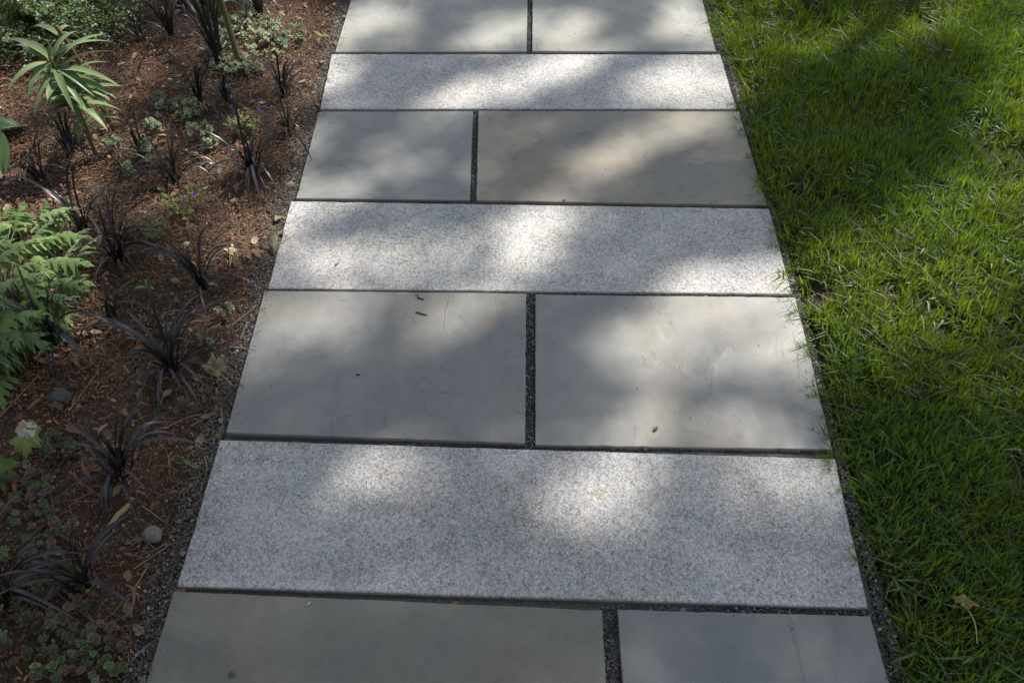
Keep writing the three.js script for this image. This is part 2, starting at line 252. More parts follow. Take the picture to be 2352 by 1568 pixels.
// ------------------------------------------------------------------ the shade tree beyond the frame, whose leaves leave the gaps that the sun comes through
const gaps = [];
const gap = (cx, cy, dx, dy, minor, k = 1) => {          // a patch of sun on the ground: centre, half of the long axis, half of the short one
  const c = P(cx, cy), a = P(cx + dx, cy + dy).sub(c), l = Math.hypot(dx, dy), b = P(cx - dy / l * minor, cy + dx / l * minor).sub(c);
  const det = a.x * b.z - a.z * b.x; gaps.push({ c, k, m: [b.z / det, -b.x / det, -a.z / det, a.x / det] });
};
[[850, 45, 90, -25, 40], [1150, 75, 75, -25, 38], [1300, 75, 60, -30, 45], [1560, 40, 60, -20, 50, .9], [785, 150, 30, -14, 28, .7], [900, 95, 40, -15, 18, .6],
  [1085, 215, 120, -35, 34], [1270, 160, 130, -50, 32], [1555, 190, 110, -25, 50], [1680, 220, 50, -10, 30, .8],
  [760, 435, 90, -12, 28, .8], [900, 350, 90, -30, 50, .45], [1390, 375, 90, -45, 38], [1570, 295, 100, -40, 33, .95], [1230, 290, 80, -30, 22, .35],
  [1205, 550, 90, -60, 72], [740, 600, 130, -30, 45, .85], [960, 605, 110, -15, 46, .75], [1700, 630, 150, -22, 36, .95], [760, 490, 60, -15, 22, .4],
  [700, 745, 150, -28, 75, .7], [1060, 720, 150, -30, 60, .5], [1600, 750, 220, -60, 70, .85], [1790, 800, 110, -40, 60, .85], [1500, 860, 160, -40, 40, .4],
  [1000, 995, 70, -10, 18, .6], [1450, 985, 170, -10, 30, .7], [1730, 1010, 120, -10, 25, .4],
  [870, 1095, 105, -40, 66, .62], [1370, 1120, 125, -65, 86, .82], [1790, 1105, 170, -30, 70, .5], [620, 1400, 80, -12, 25, .35], [1930, 1545, 120, -20, 35, .65],
  [560, 520, 110, -45, 58, .95], [420, 430, 120, -60, 52, .85], [560, 300, 100, -60, 45, .6], [70, 440, 190, -120, 110, 1], [30, 190, 170, -80, 95, .9], [695, 150, 60, -55, 85, .95], [600, 80, 120, -60, 75, .95], [250, 230, 110, -60, 50, .5],
  [40, 650, 120, -60, 120, .9], [330, 500, 70, -35, 30, .6], [510, 725, 60, -20, 35, .6], [20, 120, 120, -60, 80, .6], [330, 330, 70, -40, 40, .5], [690, 340, 50, -60, 40, .6], [640, 490, 50, -50, 45, .9], [480, 180, 80, -50, 40, .45], [350, 120, 60, -40, 50, .6],
  [1690, 50, 70, -30, 45, .8], [1730, 150, 50, -20, 25, .7], [2050, 85, 200, -40, 38, .95], [2320, 95, 80, -20, 42, .8], [2330, 270, 65, -60, 80, .95], [2210, 500, 130, -55, 58, 1], [2330, 420, 60, -30, 50, .6],
  [1900, 680, 110, -60, 80, 1], [2080, 730, 170, -60, 85, 1], [2270, 630, 120, -40, 60, .8], [1980, 820, 90, -25, 40, .7], [2260, 900, 110, -30, 40, .5], [2330, 1050, 60, -20, 28, .6], [2060, 1080, 60, -10, 20, .3],
].forEach((g) => { const e = g[0] > 1650 && g[0] - g[1] * 0.28 > 1640 ? 1.36 : 1; gap(g[0], g[1], g[2] * e, g[3] * e, g[4] * e, g[5]); });
const lit = (x, z) => { let L = 0; for (const g of gaps) { const dx = x - g.c.x, dz = z - g.c.z, a = g.m[0] * dx + g.m[1] * dz, b = g.m[2] * dx + g.m[3] * dz, q = a * a + b * b; if (q < 2.6) L = Math.max(L, g.k * (1 - sstep(0.55, 1.6, Math.sqrt(q)))); } return L; };
const tree = thing('shade_tree', 'tall broadleaf tree whose crown dapples the path and lawn', 'tree', V(7.4, -0.05, -9.2));
{
  const bark = std(lin(0.10, 0.085, 0.07), 0.9), limb = (pts, r0, r1, name) => {
    const cv = new THREE.CatmullRomCurve3(pts), n = 22, k = 8, fr = cv.computeFrenetFrames(n), pos = [], idx = [];
    for (let i = 0; i <= n; i++) { const c = cv.getPointAt(i / n), r = (r0 + (r1 - r0) * i / n) * (1 + 0.12 * (vnoise(i * 0.7, r0 * 90, 3) - 0.5)); for (let j = 0; j < k; j++) { const a = j / k * 6.2832, p = c.clone().addScaledVector(fr.normals[i], Math.cos(a) * r).addScaledVector(fr.binormals[i], Math.sin(a) * r); pos.push(p.x, p.y, p.z); } }
    for (let i = 0; i < n; i++) for (let j = 0; j < k; j++) { const a = i * k + j, b = i * k + (j + 1) % k; idx.push(a, b, a + k, b, b + k, a + k); }
    part(name, raw(pos, idx), bark, tree);
  };
  limb([V(0, 0, 0), V(0.05, 1.5, 0.05), V(-0.1, 3.2, 0.1), V(-0.2, 5.2, 0.3)], 0.26, 0.16, 'trunk');
  for (const [x, y, z, r] of [[-2.2, 9.6, 2.6, 0.1], [0.4, 10.4, 0.2, 0.11], [-3.2, 8.2, 0.4, 0.08], [0.6, 8.4, 3.4, 0.08], [2.2, 9.2, -0.6, 0.08], [-0.8, 9.2, -2.2, 0.08], [-1.2, 9.0, 4.4, 0.06]])
    limb([V(-0.2, 5.0, 0.3), V(x * 0.25 - 0.1, 6.2, z * 0.25 + 0.2), V(x * 0.6, (y + 6) / 2 + 0.3, z * 0.6), V(x, y, z)], r, 0.015, 'limb');
  const leaf = raw([0, 0, 0, 0.035, 0.008, 0.03, 0, 0, 0.045, -0.035, 0.008, 0.03, 0.025, 0.004, 0.075, -0.025, 0.004, 0.075, 0, -0.008, 0.11], [0, 1, 2, 0, 2, 3, 2, 1, 4, 2, 5, 3, 2, 4, 6, 2, 6, 5]);
  const N = 150000, list = [], q = new THREE.Quaternion(), e = new THREE.Euler(), m4 = new THREE.Matrix4(), sc = V();
  for (let n = 0; n < N; n++) {
    let gx, gz, k;                                       // where the leaf's shadow would fall, and how far up the sun's ray the twig hangs
    gx = rr(-3.4, 3.4); gz = rr(-4.6, 1.2);
    const L = Math.max(lit(gx, gz), 0.02 + 0.05 * sstep(0.45, 0.75, fbm(gx * 4, gz * 4, 92, 2))); if (rnd() > -Math.log(Math.min(1, L)) / 4.2) continue;
    const hgt = 8.0 + 3.2 * rnd() + 0.8 * Math.sin(gx * 1.3) + 0.6 * Math.cos(gz * 1.7);
    const p = V(gx, 0, gz).addScaledVector(S, hgt / S.y).sub(tree.position);
    const edge = Math.hypot((gx) / 3.4, (gz + 1.7) / 2.9); if (edge > 1 && rnd() < 0.9) continue;
    q.setFromEuler(e.set(gauss() * 0.6, rnd() * 6.283, gauss() * 0.6)); const s = rr(0.42, 0.7);
    list.push(m4.compose(p, q, sc.set(s, s, s)).clone());
  }
  const crown = new THREE.InstancedMesh(leaf, leafy(lin(0.06, 0.11, 0.03), 0.25, 0.2), list.length);
  const col = new THREE.Color();
  list.forEach((m, i) => { crown.setMatrixAt(i, m); crown.setColorAt(i, col.setRGB(rr(0.8, 1.15), rr(0.85, 1.1), rr(0.7, 1.1))); });
  crown.name = 'crown'; crown.userData.kind = 'stuff'; crown.castShadow = crown.receiveShadow = true; tree.add(crown);
}

{
  const t2 = thing('shade_tree', 'low spreading tree behind the near end of the planting bed', 'tree', V(-2.6, -0.05, 1.9)), bark = std(lin(0.10, 0.085, 0.07), 0.9);
  part('trunk', tube([V(0, 0, 0), V(0.06, 0.9, -0.03), V(0.02, 1.9, 0.05), V(0.25, 2.8, -0.2)], 0.11, 0.06, 16, 9), bark, t2);
  for (const [x, y, z] of [[1.9, 3.4, -1.3], [0.9, 3.7, -2.0], [2.2, 3.5, 0.4], [-1.0, 3.4, -1.2], [0.2, 4.0, 0.8], [1.2, 4.2, -0.4]]) part('limb', tube([V(0.02, 1.9, 0.05), V(x * 0.35, 2.5, z * 0.35), V(x * 0.7, y - 0.25, z * 0.7), V(x, y, z)], 0.045, 0.01, 12, 6), bark, t2);
  const leaf = raw([0, 0, 0, 0.045, 0.01, 0.04, 0, 0, 0.06, -0.045, 0.01, 0.04, 0, -0.01, 0.14], [0, 1, 2, 0, 2, 3, 2, 1, 4, 2, 4, 3]), q = new THREE.Quaternion(), e = new THREE.Euler(), list = []; seed = 8081;
  for (let k = 0; k < 15000; k++) { const a = rnd() * 6.283, r = Math.sqrt(rnd()), x = 0.7 + Math.cos(a) * r * 2.6, z = -0.5 + Math.sin(a) * r * 2.4, y = 3.0 + rr(0, 1.5) * (1.15 - r * r); list.push(new THREE.Matrix4().compose(V(x, y, z), q.setFromEuler(e.set(gauss() * 0.6, rnd() * 6.28, gauss() * 0.6)), V(1, 1, 1))); }
  const crown = new THREE.InstancedMesh(leaf, leafy(lin(0.05, 0.09, 0.025), 0.2, 0.15), list.length); list.forEach((m, i) => crown.setMatrixAt(i, m)); crown.name = 'crown'; crown.userData.kind = 'stuff'; crown.castShadow = crown.receiveShadow = true; t2.add(crown);
}

// ------------------------------------------------------------------ loose ground cover: gravel, mulch, straw
function scatter(name, geo, mat, list, colors, parent) {
  const m = new THREE.InstancedMesh(geo, mat, list.length); m.name = name; m.userData.kind = 'stuff';
  list.forEach((t, i) => { m.setMatrixAt(i, t); if (colors) m.setColorAt(i, colors[i]); });
  m.castShadow = m.receiveShadow = true; parent.add(m); return m;
}
function chunk(s, sx, sy, sz, det = 0) {                 // an angular fragment
  const g = new THREE.IcosahedronGeometry(1, det), p = g.attributes.position;
  for (let i = 0; i < p.count; i++) { const x = p.getX(i), y = p.getY(i), z = p.getZ(i), k = 0.75 + 0.5 * hash(Math.round(x * 50), Math.round(y * 50) * 7 + Math.round(z * 50), s); p.setXYZ(i, x * k * sx, y * k * sy, z * k * sz); }
  g.computeVertexNormals(); return g;
}
function splinter(s, l, w, t) {                          // a torn flat chip of bark
  const n = 4, pos = [], idx = [];
  for (let i = 0; i <= n; i++) { const u = i / n - 0.5, ww = w * (0.55 + 0.45 * hash(i, 1, s)) * (i === 0 || i === n ? 0.5 : 1), o = w * 0.35 * (hash(i, 2, s) - 0.5), b = t * 1.2 * Math.cos(u * 2.6) + t * (hash(i, 3, s) - 0.5); pos.push(u * l, b + t / 2, o - ww / 2, u * l, b + t / 2, o + ww / 2, u * l, b - t / 2, o + ww / 2, u * l, b - t / 2, o - ww / 2); }
  for (let i = 0; i < n; i++) for (let j = 0; j < 4; j++) { const a = i * 4 + j, b = i * 4 + (j + 1) % 4; idx.push(a, b, a + 4, b, b + 4, a + 4); }
  idx.push(0, 2, 1, 0, 3, 2, n * 4, n * 4 + 1, n * 4 + 2, n * 4, n * 4 + 2, n * 4 + 3);
  const g = raw(pos, idx).toNonIndexed(); g.computeVertexNormals(); return g;
}
const M4 = new THREE.Matrix4(), Q = new THREE.Quaternion(), EU = new THREE.Euler(), SC = V();
const place = (x, y, z, rx, ry, rz, s) => M4.compose(V(x, y, z), Q.setFromEuler(EU.set(rx, ry, rz, 'YXZ')), SC.set(s, s, s)).clone();
function group(name, label, category) { const g = new THREE.Group(); g.name = name; g.userData = { label, category, kind: 'stuff' }; scene.add(g); return g; }
{
  const g = group('joint_gravel', 'dark crushed stone filling the joints and edges of the path', 'gravel');
  const mats = std(0xffffff, 0.8);
  for (let v = 0; v < 3; v++) {
    const list = [], cols = [];
    for (let k = 0; k < 150000; k++) {
      let x, z = rr(-3.35, -0.1), r = rnd();
      if (r < 0.93) x = rr(XL - 0.05, XR + 0.05); else if (r < 0.97) x = XR + 0.012 + 0.085 * rnd() * rnd(); else x = XL - 0.005 - 0.09 * rnd() * rnd();
      if (onSlab(x, z, -0.002)) continue;
      const s = 0.0012 + 0.0024 * rnd() * rnd() + (rnd() < 0.04 ? 0.002 : 0);
      const y = x < XL ? bedH(x, z) + 0.001 : x > XR + 0.03 ? lawnH(x, z) : 0.0085;
      list.push(place(x, y + s * 0.3, z, rnd() * 6, rnd() * 6, rnd() * 6, s));
      const c = rnd() < 0.14 ? rr(0.22, 0.45) : 0.05 + 0.19 * rnd() * rnd(); cols.push(lin(c, c * rr(0.93, 1.02), c * rr(0.85, 1.05)));
    }
    scatter('gravel_stones', chunk(40 + v, 1, 0.7, 0.85), mats, list, cols, g);
  }
}
{
  const g = group('bark_mulch', 'reddish brown shredded bark mulch covering the planting bed', 'mulch');
  const mat = std(0xffffff, 0.85);
  const kinds = [[0.012, 0.006, 0.0022], [0.018, 0.0065, 0.002], [0.009, 0.006, 0.003], [0.026, 0.004, 0.0016], [0.007, 0.0045, 0.002], [0.014, 0.009, 0.0022], [0.011, 0.0022, 0.0013], [0.006, 0.003, 0.0015]];
  kinds.forEach(([l, w, t], v) => {
    const list = [], cols = [], n = v === 4 ? 34000 : v > 5 ? 42000 : v === 5 || v === 1 ? 7000 : 12000;
    for (let k = 0; k < n; k++) {
      const x = XL - 0.002 - 1.75 * Math.pow(rnd(), 0.9), z = rr(-3.35, -0.2);
      if (x > XL - 0.05 && rnd() < 0.45) continue;
      const s = rr(0.42, 1.0) * (rnd() < 0.12 ? 1.35 : 0.9), lift = rnd() * rnd() * 0.010;
      list.push(place(x, bedH(x, z) - 0.001 + lift, z, gauss() * 0.35, rnd() * 6.283, gauss() * 0.45, s));
      const b = 0.06 + 0.20 * rnd() * rnd() + (rnd() < 0.06 ? 0.18 : 0), red = rr(0, 1);
      cols.push(lin(b * (1.28 + 0.25 * red), b * (0.84 - 0.14 * red), b * (0.58 - 0.2 * red)));
    }
    scatter('bark_chips', splinter(60 + v * 3, l, w, t), mat, list, cols, g);
  });
}
function litterLeaf(s) { const pos = [], idx = []; for (let i = 0; i <= 5; i++) for (let j = -1; j <= 1; j++) { const t = i / 5, w = 0.007 * Math.sin(Math.PI * (0.06 + 0.9 * t)) * (0.8 + 0.4 * hash(i, j + 2, s)); pos.push(j * w, 0.004 * Math.sin(t * 3 + s) + Math.abs(j) * 0.004 * hash(i, 5, s), (t - 0.5) * 0.026); } for (let i = 0; i < 5; i++) for (let j = 0; j < 2; j++) { const a = i * 3 + j; idx.push(a, a + 1, a + 3, a + 1, a + 4, a + 3); } return raw(pos, idx); }
{
  const g = group('leaf_litter', 'small withered brown and grey leaf scraps on the mulch', 'litter'); seed = 1212;
  for (let v = 0; v < 3; v++) { const list = [], cols = []; for (let k = 0; k < 170; k++) { const x = XL - 0.01 - 1.3 * Math.pow(rnd(), 1.1), z = rr(-3.1, -0.4); list.push(place(x, bedH(x, z) + 0.008, z, gauss() * 0.4, rnd() * 6.28, gauss() * 0.5, rr(0.5, 1.25))); const c = rr(0.08, 0.3), w = rnd(); cols.push(lin(c * (1.1 + 0.15 * w), c * 0.9, c * (0.78 - 0.3 * w))); } scatter('leaf_scraps', litterLeaf(v + 1), std(0xffffff, 0.85), list, cols, g); }
}
function tube(pts, r0, r1, n = 14, k = 5) {
  const cv = new THREE.CatmullRomCurve3(pts), fr = cv.computeFrenetFrames(n), pos = [], idx = [];
  for (let i = 0; i <= n; i++) { const c = cv.getPointAt(i / n), r = r0 + (r1 - r0) * i / n; for (let j = 0; j < k; j++) { const a = j / k * 6.2832, p = c.clone().addScaledVector(fr.normals[i], Math.cos(a) * r).addScaledVector(fr.binormals[i], Math.sin(a) * r); pos.push(p.x, p.y, p.z); } }
  for (let i = 0; i < n; i++) for (let j = 0; j < k; j++) { const a = i * k + j, b = i * k + (j + 1) % k; idx.push(a, b, a + k, b, b + k, a + k); }
  const c0 = pos.length / 3; const a0 = cv.getPointAt(0), a1 = cv.getPointAt(1); pos.push(a0.x, a0.y, a0.z, a1.x, a1.y, a1.z);
  for (let j = 0; j < k; j++) { idx.push(c0, (j + 1) % k, j, c0 + 1, n * k + j, n * k + (j + 1) % k); }
  return raw(pos, idx);
}
{
  const g = group('dry_straw', 'fine dry straw and rootlets strewn over the mulch', 'straw');
  for (let v = 0; v < 4; v++) {
    const l = [0.05, 0.075, 0.035, 0.06][v], geo = tube([V(-l / 2, 0, 0), V(-l / 6, 0.004, l * 0.1 * (v - 1)), V(l / 6, 0.005, -l * 0.06), V(l / 2, 0, l * 0.1)], 0.0006, 0.0004, 6, 3), list = [], cols = [];
    for (let k = 0; k < 800; k++) {
      const x = XL + 0.0 - 1.5 * Math.pow(rnd(), 1.3), z = rr(-3.2, -0.4);
      list.push(place(x, bedH(x, z) + 0.006, z, gauss() * 0.1, rnd() * 6.28, gauss() * 0.12, rr(0.6, 1.1))); const b = rr(0.12, 0.3); cols.push(lin(b * 1.15, b * 0.88, b * 0.55));
    }
    scatter('straw_pieces', geo, std(0xffffff, 0.8), list, cols, g);
  }
}

{ // litter that has blown onto the path: needles and bark crumbs in the joints and along the bed
  const g = group('path_litter', 'needles and bark crumbs caught in the joints and on the path edges', 'litter'), ng = tube([V(-0.014, 0, 0), V(0, 0.0015, 0.002), V(0.015, 0, -0.001)], 0.0006, 0.0004, 4, 3), a = [], ac = [], b = [], bc = [];
  seed = 6161;
  for (let k = 0; k < 5200; k++) {
    const x = rnd() < 0.3 ? XL + 0.05 * rnd() * rnd() : rr(XL, XR), z = rr(-3.2, -0.3), on = onSlab(x, z, -0.001); if (on && rnd() > 0.05 + 0.3 * sstep(0.03, 0, x - XL)) continue;
    const y = on ? TOP + 0.0022 : 0.011; if (rnd() < 0.35) { a.push(place(x, y, z, 0, rnd() < 0.6 && !on ? gauss() * 0.4 : rnd() * 6.28, 0, rr(0.4, 1.1))); const c = rr(0.1, 0.3); ac.push(lin(c * 1.15, c * 0.85, c * 0.5)); }
    else { b.push(place(x, y, z, gauss() * 0.2, rnd() * 6.28, gauss() * 0.2, rr(0.15, on ? 0.4 : 0.6))); const c = rr(0.05, 0.16); bc.push(lin(c * 1.3, c * 0.85, c * 0.55)); }
  }
  scatter('needles', ng, std(0xffffff, 0.8), a, ac, g); scatter('bark_crumbs', splinter(303, 0.012, 0.006, 0.002), std(0xffffff, 0.85), b, bc, g);
}

// ------------------------------------------------------------------ lawn
{
  const lawn = group('lawn_grass', 'dense green lawn grass growing along the path', 'grass');
  const mat = leafy(0xffffff, 0.5, 0.12, { vertexColors: true, specularIntensity: 0.4 }), glossy = leafy(0xffffff, 0.42, 0.75, { vertexColors: true });
  mat.clearcoatRoughness = 0.3;
  function tuft(s, n, hMin, hMax, spread, lean) {
    const pos = [], idx = [], col = []; seed = 9000 + s * 77;
    for (let b = 0; b < n; b++) {
      const a = rnd() * 6.283, d = spread * Math.sqrt(rnd()), bx = Math.cos(a) * d, bz = Math.sin(a) * d, h = rr(hMin, hMax), w = rr(0.0010, 0.0026), f = rnd() * 6.283, dir = rnd() * 6.283, ln = h * Math.min(1.5, Math.abs(lean * (0.3 + gauss() * 0.9)));
      const dx = Math.cos(dir), dz = Math.sin(dir), sx = Math.cos(f), sz = Math.sin(f), o = pos.length / 3;
      const kind = rnd(); let c = kind < 0.05 ? [0.34, 0.28, 0.13] : kind < 0.3 ? [0.085, 0.165, 0.03] : kind < 0.68 ? [0.155, 0.255, 0.014] : [0.225, 0.325, 0.014];
      const vv = rr(0.8, 1.15); c = c.map((q) => q * vv);
      for (let i = 0; i < 4; i++) { const t = i / 3, y = h * (t - 0.28 * t * t * Math.min(1, ln / h)), out = ln * t * t, ww = w * (i === 3 ? 0.12 : 1 - 0.3 * t); pos.push(bx + dx * out - sx * ww, y, bz + dz * out - sz * ww, bx + dx * out + sx * ww, y, bz + dz * out + sz * ww); col.push(...c, ...c); }
      for (let i = 0; i < 3; i++) { const q = o + i * 2; idx.push(q, q + 1, q + 2, q + 1, q + 3, q + 2); }
    }
    return raw(pos, idx, null, col);
  }
  const kinds = [tuft(1, 11, 0.025, 0.062, 0.011, 0.8), tuft(2, 11, 0.03, 0.068, 0.013, 1.0), tuft(3, 9, 0.022, 0.055, 0.011, 1.4), tuft(4, 10, 0.03, 0.075, 0.010, 0.7), tuft(5, 9, 0.022, 0.05, 0.016, 1.2), tuft(6, 11, 0.018, 0.045, 0.013, 1.0)];
  const lists = kinds.map(() => []), cols = kinds.map(() => []); seed = 4242;
  const edgeX = (z) => XR + 0.050 + 0.022 * (fbm(z * 3, 1, 55, 3) - 0.5) * 2 + 0.012 * (fbm(z * 18, 4, 56, 2) - 0.5) * 2 + 0.016 * sstep(-1.2, -0.6, z);
  for (let k = 0; k < 44000; k++) {
    const z = rr(-3.4, -0.15), x = XR + 0.01 + 1.55 * rnd(); const ex = edgeX(z);
    if (x < ex) { if (x < ex - 0.028 || rnd() < 0.82) continue; }
    const bare = fbm(x * 6, z * 6, 66, 3); if (bare > 0.62 && rnd() < 0.75) continue;
    const v = Math.floor(rnd() * kinds.length), tall = 0.75 + 0.65 * fbm(x * 5 + 8, z * 5, 67, 2), toE = clamp(1 - (x - ex) / 0.07);
    const comb = 0.9 * (fbm(x * 3.3, z * 3.3, 68, 2) - 0.5);
    lists[v].push(place(x, lawnH(x, z) - 0.003, z, gauss() * 0.22 + comb, rnd() * 6.283, gauss() * 0.22, tall * rr(0.85, 1.15)));
    // tufts on the rim lean out over the stones
    if (toE > 0.3 && rnd() < 0.45) { lists[v][lists[v].length - 1] = M4.compose(V(x, lawnH(x, z) - 0.002, z), new THREE.Quaternion().setFromAxisAngle(V(0, 0, 1), rr(0.3, 1.0)).multiply(Q.setFromEuler(EU.set(0, rnd() * 6.28, 0))), SC.setScalar(tall * rr(0.9, 1.25))).clone(); }
    const y = fbm(x * 4, z * 4, 69, 3), h = rr(0.82, 1.15); cols[v].push(lin(h * (0.75 + 0.5 * y), h * (0.9 + 0.15 * y), h * (1.15 - 0.4 * y)));
  }
  for (let k = 0; k < 420; k++) { const z = rr(-3.2, -0.3); if (fbm(z * 5, 3, 71, 2) < 0.42) continue; const x = XR + rr(0.008, 0.035), v = k % 2 ? 3 : 1; lists[v].push(M4.compose(V(x, lawnH(x, z) + 0.004, z), new THREE.Quaternion().setFromAxisAngle(V(gauss() * 0.3, 0, 1).normalize(), rr(0.5, 1.1)).multiply(Q.setFromEuler(EU.set(0, rnd() * 6.28, 0))), SC.set(0.5, rr(0.7, 1.25), 0.5)).clone()); cols[v].push(lin(0.9, 0.95, 1)); }
  kinds.forEach((g, v) => scatter('grass_tufts', g, v % 3 === 1 ? glossy : mat, lists[v], cols[v], lawn));
  // thatch between the blades
  const th = [], tc = []; const geo = tube([V(-0.02, 0, 0), V(-0.006, 0.003, 0.003), V(0.008, 0.003, -0.002), V(0.022, 0, 0.003)], 0.0008, 0.0005, 5, 3);
  for (let k = 0; k < 7000; k++) { const z = rr(-3.3, -0.2), x = XR + 0.02 + 1.45 * rnd(); th.push(place(x, lawnH(x, z) + 0.004 + 0.012 * rnd(), z, gauss() * 0.4, rnd() * 6.28, gauss() * 0.4, rr(0.6, 1.3))); const b = rr(0.10, 0.26); tc.push(lin(b * 1.1, b * 0.9, b * 0.55)); }
  scatter('dry_thatch', geo, std(0xffffff, 0.85), th, tc, lawn);
}

// ------------------------------------------------------------------ leaf builders
// a blade or leaf along a curve, folded along its midrib; width(t) is the full width
function ribbon(p0, p1, p2, width, o = {}) {
  const { n = 9, fold = 0.18, twist = 0, up = V(0, 1, 0) } = o, cv = new THREE.QuadraticBezierCurve3(p0, p1, p2), pos = [], idx = [], uv = [];
  for (let i = 0; i <= n; i++) {
    const t = i / n, c = cv.getPoint(t), d = cv.getTangent(t); let s = d.clone().cross(up); if (s.lengthSq() < 1e-6) s = V(1, 0, 0); s.normalize();
    const nn = s.clone().cross(d).normalize(); if (twist) { s.applyAxisAngle(d, twist * t); nn.applyAxisAngle(d, twist * t); }
    const w = width(t) / 2;
    for (const k of [-1, 0, 1]) { const p = c.clone().addScaledVector(s, k * w).addScaledVector(nn, Math.abs(k) * w * fold * 2); pos.push(p.x, p.y, p.z); uv.push(k * 0.5 + 0.5, t); }
  }
  for (let i = 0; i < n; i++) for (let j = 0; j < 2; j++) { const a = i * 3 + j; idx.push(a, a + 1, a + 3, a + 1, a + 4, a + 3); }
  return raw(pos, idx, uv);
}
// ------------------------------------------------------------------ black mondo grass
const mondoMats = [std(lin(0.026, 0.023, 0.030), 0.36), std(lin(0.044, 0.041, 0.048), 0.40), std(lin(0.017, 0.018, 0.019), 0.33), std(lin(0.06, 0.09, 0.02), 0.4)];
function mondo(bpx, tips, auto, label, o = {}) {
  const g0 = P(bpx[0], bpx[1], 0.01), base = V(g0.x, bedH(g0.x, g0.z), g0.z);
  const t = thing('black_mondo_grass', label, 'ornamental grass', base, 'black mondo grass clumps in the mulch');
  const add = (tip, lift, w, mat) => {                    // tip in local metres
    const r = Math.hypot(tip.x, tip.z), b = V(gauss() * 0.013, -0.012, gauss() * 0.013);
    const c = V(tip.x * 0.38, Math.max(tip.y, 0) * 0.75 + lift, tip.z * 0.38);
    part('leaf_blade', ribbon(b, c, tip, (s) => w * (0.55 + 0.6 * Math.sin(Math.PI * Math.min(1, 0.12 + s * 0.88)) ) * (s > 0.8 ? 1 - (s - 0.8) * 4.6 : 1), { n: 10, fold: 0.16, twist: gauss() * 0.5 }), mat, t);
  };
  const grey = () => mondoMats[Math.floor(rnd() * 2.99)];
  for (const [x, y, h] of tips) {
    const tip = P(x, y, base.y + h).sub(base), r = Math.hypot(tip.x, tip.z);
    add(tip, Math.max(0.02, (h < 0.1 ? 0.10 : 0.03) * Math.min(1.4, r / 0.14) + 0.02), rr(0.0056, 0.0082), grey());
  }
  for (let k = 0; k < auto + 6; k++) {
    const a = rnd() * 6.283, L = rr(0.12, 0.22) * (o.size ?? 1), up = rnd(), r = L * (0.35 + 0.6 * (1 - up)), h = L * (up * 0.95 - 0.1);
    add(V(Math.cos(a) * r, Math.max(0.004, h), Math.sin(a) * r), 0.04 + 0.35 * r * (1 - up), rr(0.0042, 0.0064), grey());
  }
  for (let k = 0; k < 4; k++) { const a = rnd() * 6.28; add(V(Math.cos(a) * 0.02, rr(0.05, 0.08), Math.sin(a) * 0.02), 0.01, 0.004, mondoMats[3]); }
  return t;
}
const T = (f, ...l) => l.map(([x, y, h]) => [...f(x, y), h]);
mondo(c1(1755, 1195), T(c1, [1600, 620, .25], [1255, 883, .13], [1570, 800, .16], [1690, 1155, .06], [1490, 1090, .06], [1900, 915, .12], [1945, 930, .11], [2080, 925, .09], [2010, 1010, .05], [1590, 1390, .004], [1730, 1420, .004], [1830, 1480, .004], [1960, 1390, .006], [1380, 1300, .01], [1660, 900, .18], [1780, 1000, .1]), 5, 'large arching black mondo grass clump beside the yellow-green blue-flowered plant');
mondo(c1(1215, 1240), T(c1, [950, 905, .14], [1165, 830, .2], [1300, 1000, .12], [1460, 1000, .10], [640, 1045, .10], [880, 1290, .03], [870, 1230, .05], [1540, 1170, .04], [1260, 1345, .006], [930, 1050, .11], [1310, 1050, .08], [1530, 1270, .01]), 5, 'black mondo grass with green leaf bases among sedum rosettes');
mondo(c1(1385, 700), T(c1, [1120, 460, .15], [1200, 570, .09], [1150, 630, .06], [1475, 490, .13], [1640, 580, .07], [1130, 690, .03], [1425, 480, .16], [1385, 470, .17], [1555, 720, .015], [1500, 770, .01]), 4, 'black mondo grass behind the sedum mat, one long leaf arching to the lily');
mondo(c1(1960, 640), T(c1, [1750, 410, .12], [1920, 380, .17], [2070, 365, .16], [2120, 420, .12], [2190, 500, .04], [1830, 500, .09], [2080, 590, .02], [2010, 420, .14]), 3, 'small upright black mondo grass on bare mulch beside the upper granite plank');
mondo(c1(1985, 915), T(c1, [1790, 740, .11], [1830, 850, .06], [2030, 670, .14], [2100, 925, .03], [1790, 1000, .03], [2010, 1040, .01], [1880, 990, .03]), 0, 'sparse black mondo grass of few leaves next to the bluestone edge');
mondo(c1(1180, 240), T(c1, [940, 30, .17], [1080, 80, .12], [1140, 100, .18], [1280, 60, .14], [1040, 240, .03], [1130, 350, .01], [1300, 230, .06]), 6, 'black mondo grass at the edge of the pale-flowered mound');
mondo(c1(1510, 430), T(c1, [1300, 10, .3], [1400, -60, .33], [1480, -80, .35], [1560, -60, .33], [1200, 80, .24], [1350, 120, .2], [1620, 60, .24], [1330, 200, .12], [1420, 60, .28], [1380, -20, .3], [1450, 0, .3], [1600, -20, .3]), 12, 'tallest upright black mondo grass clump beside a bare lily stem', { size: 1.35 });
mondo(c1(1800, 100), T(c1, [1700, -60, .18], [1850, -80, .18], [1950, 80, .04], [1700, 130, .03]), 14, 'black mondo grass clump behind the bare lily stem', { size: 0.9 });
mondo(c1(500, 1060), T(c1, [370, 840, .18], [440, 800, .2], [520, 800, .2], [320, 960, .1], [600, 900, .16]), 16, 'dark mondo grass clump under the drooping lily leaves', { size: 0.9 });
mondo([197, 530], T(c1, [490, 1120, .24], [550, 1120, .24], [260, 1290, .12], [90, 1215, .1], [370, 1390, .03], [740, 1300, .09], [800, 1270, .1], [700, 1480, .04]), 7, 'black mondo grass at the edge of the jagged-leaved green plant');
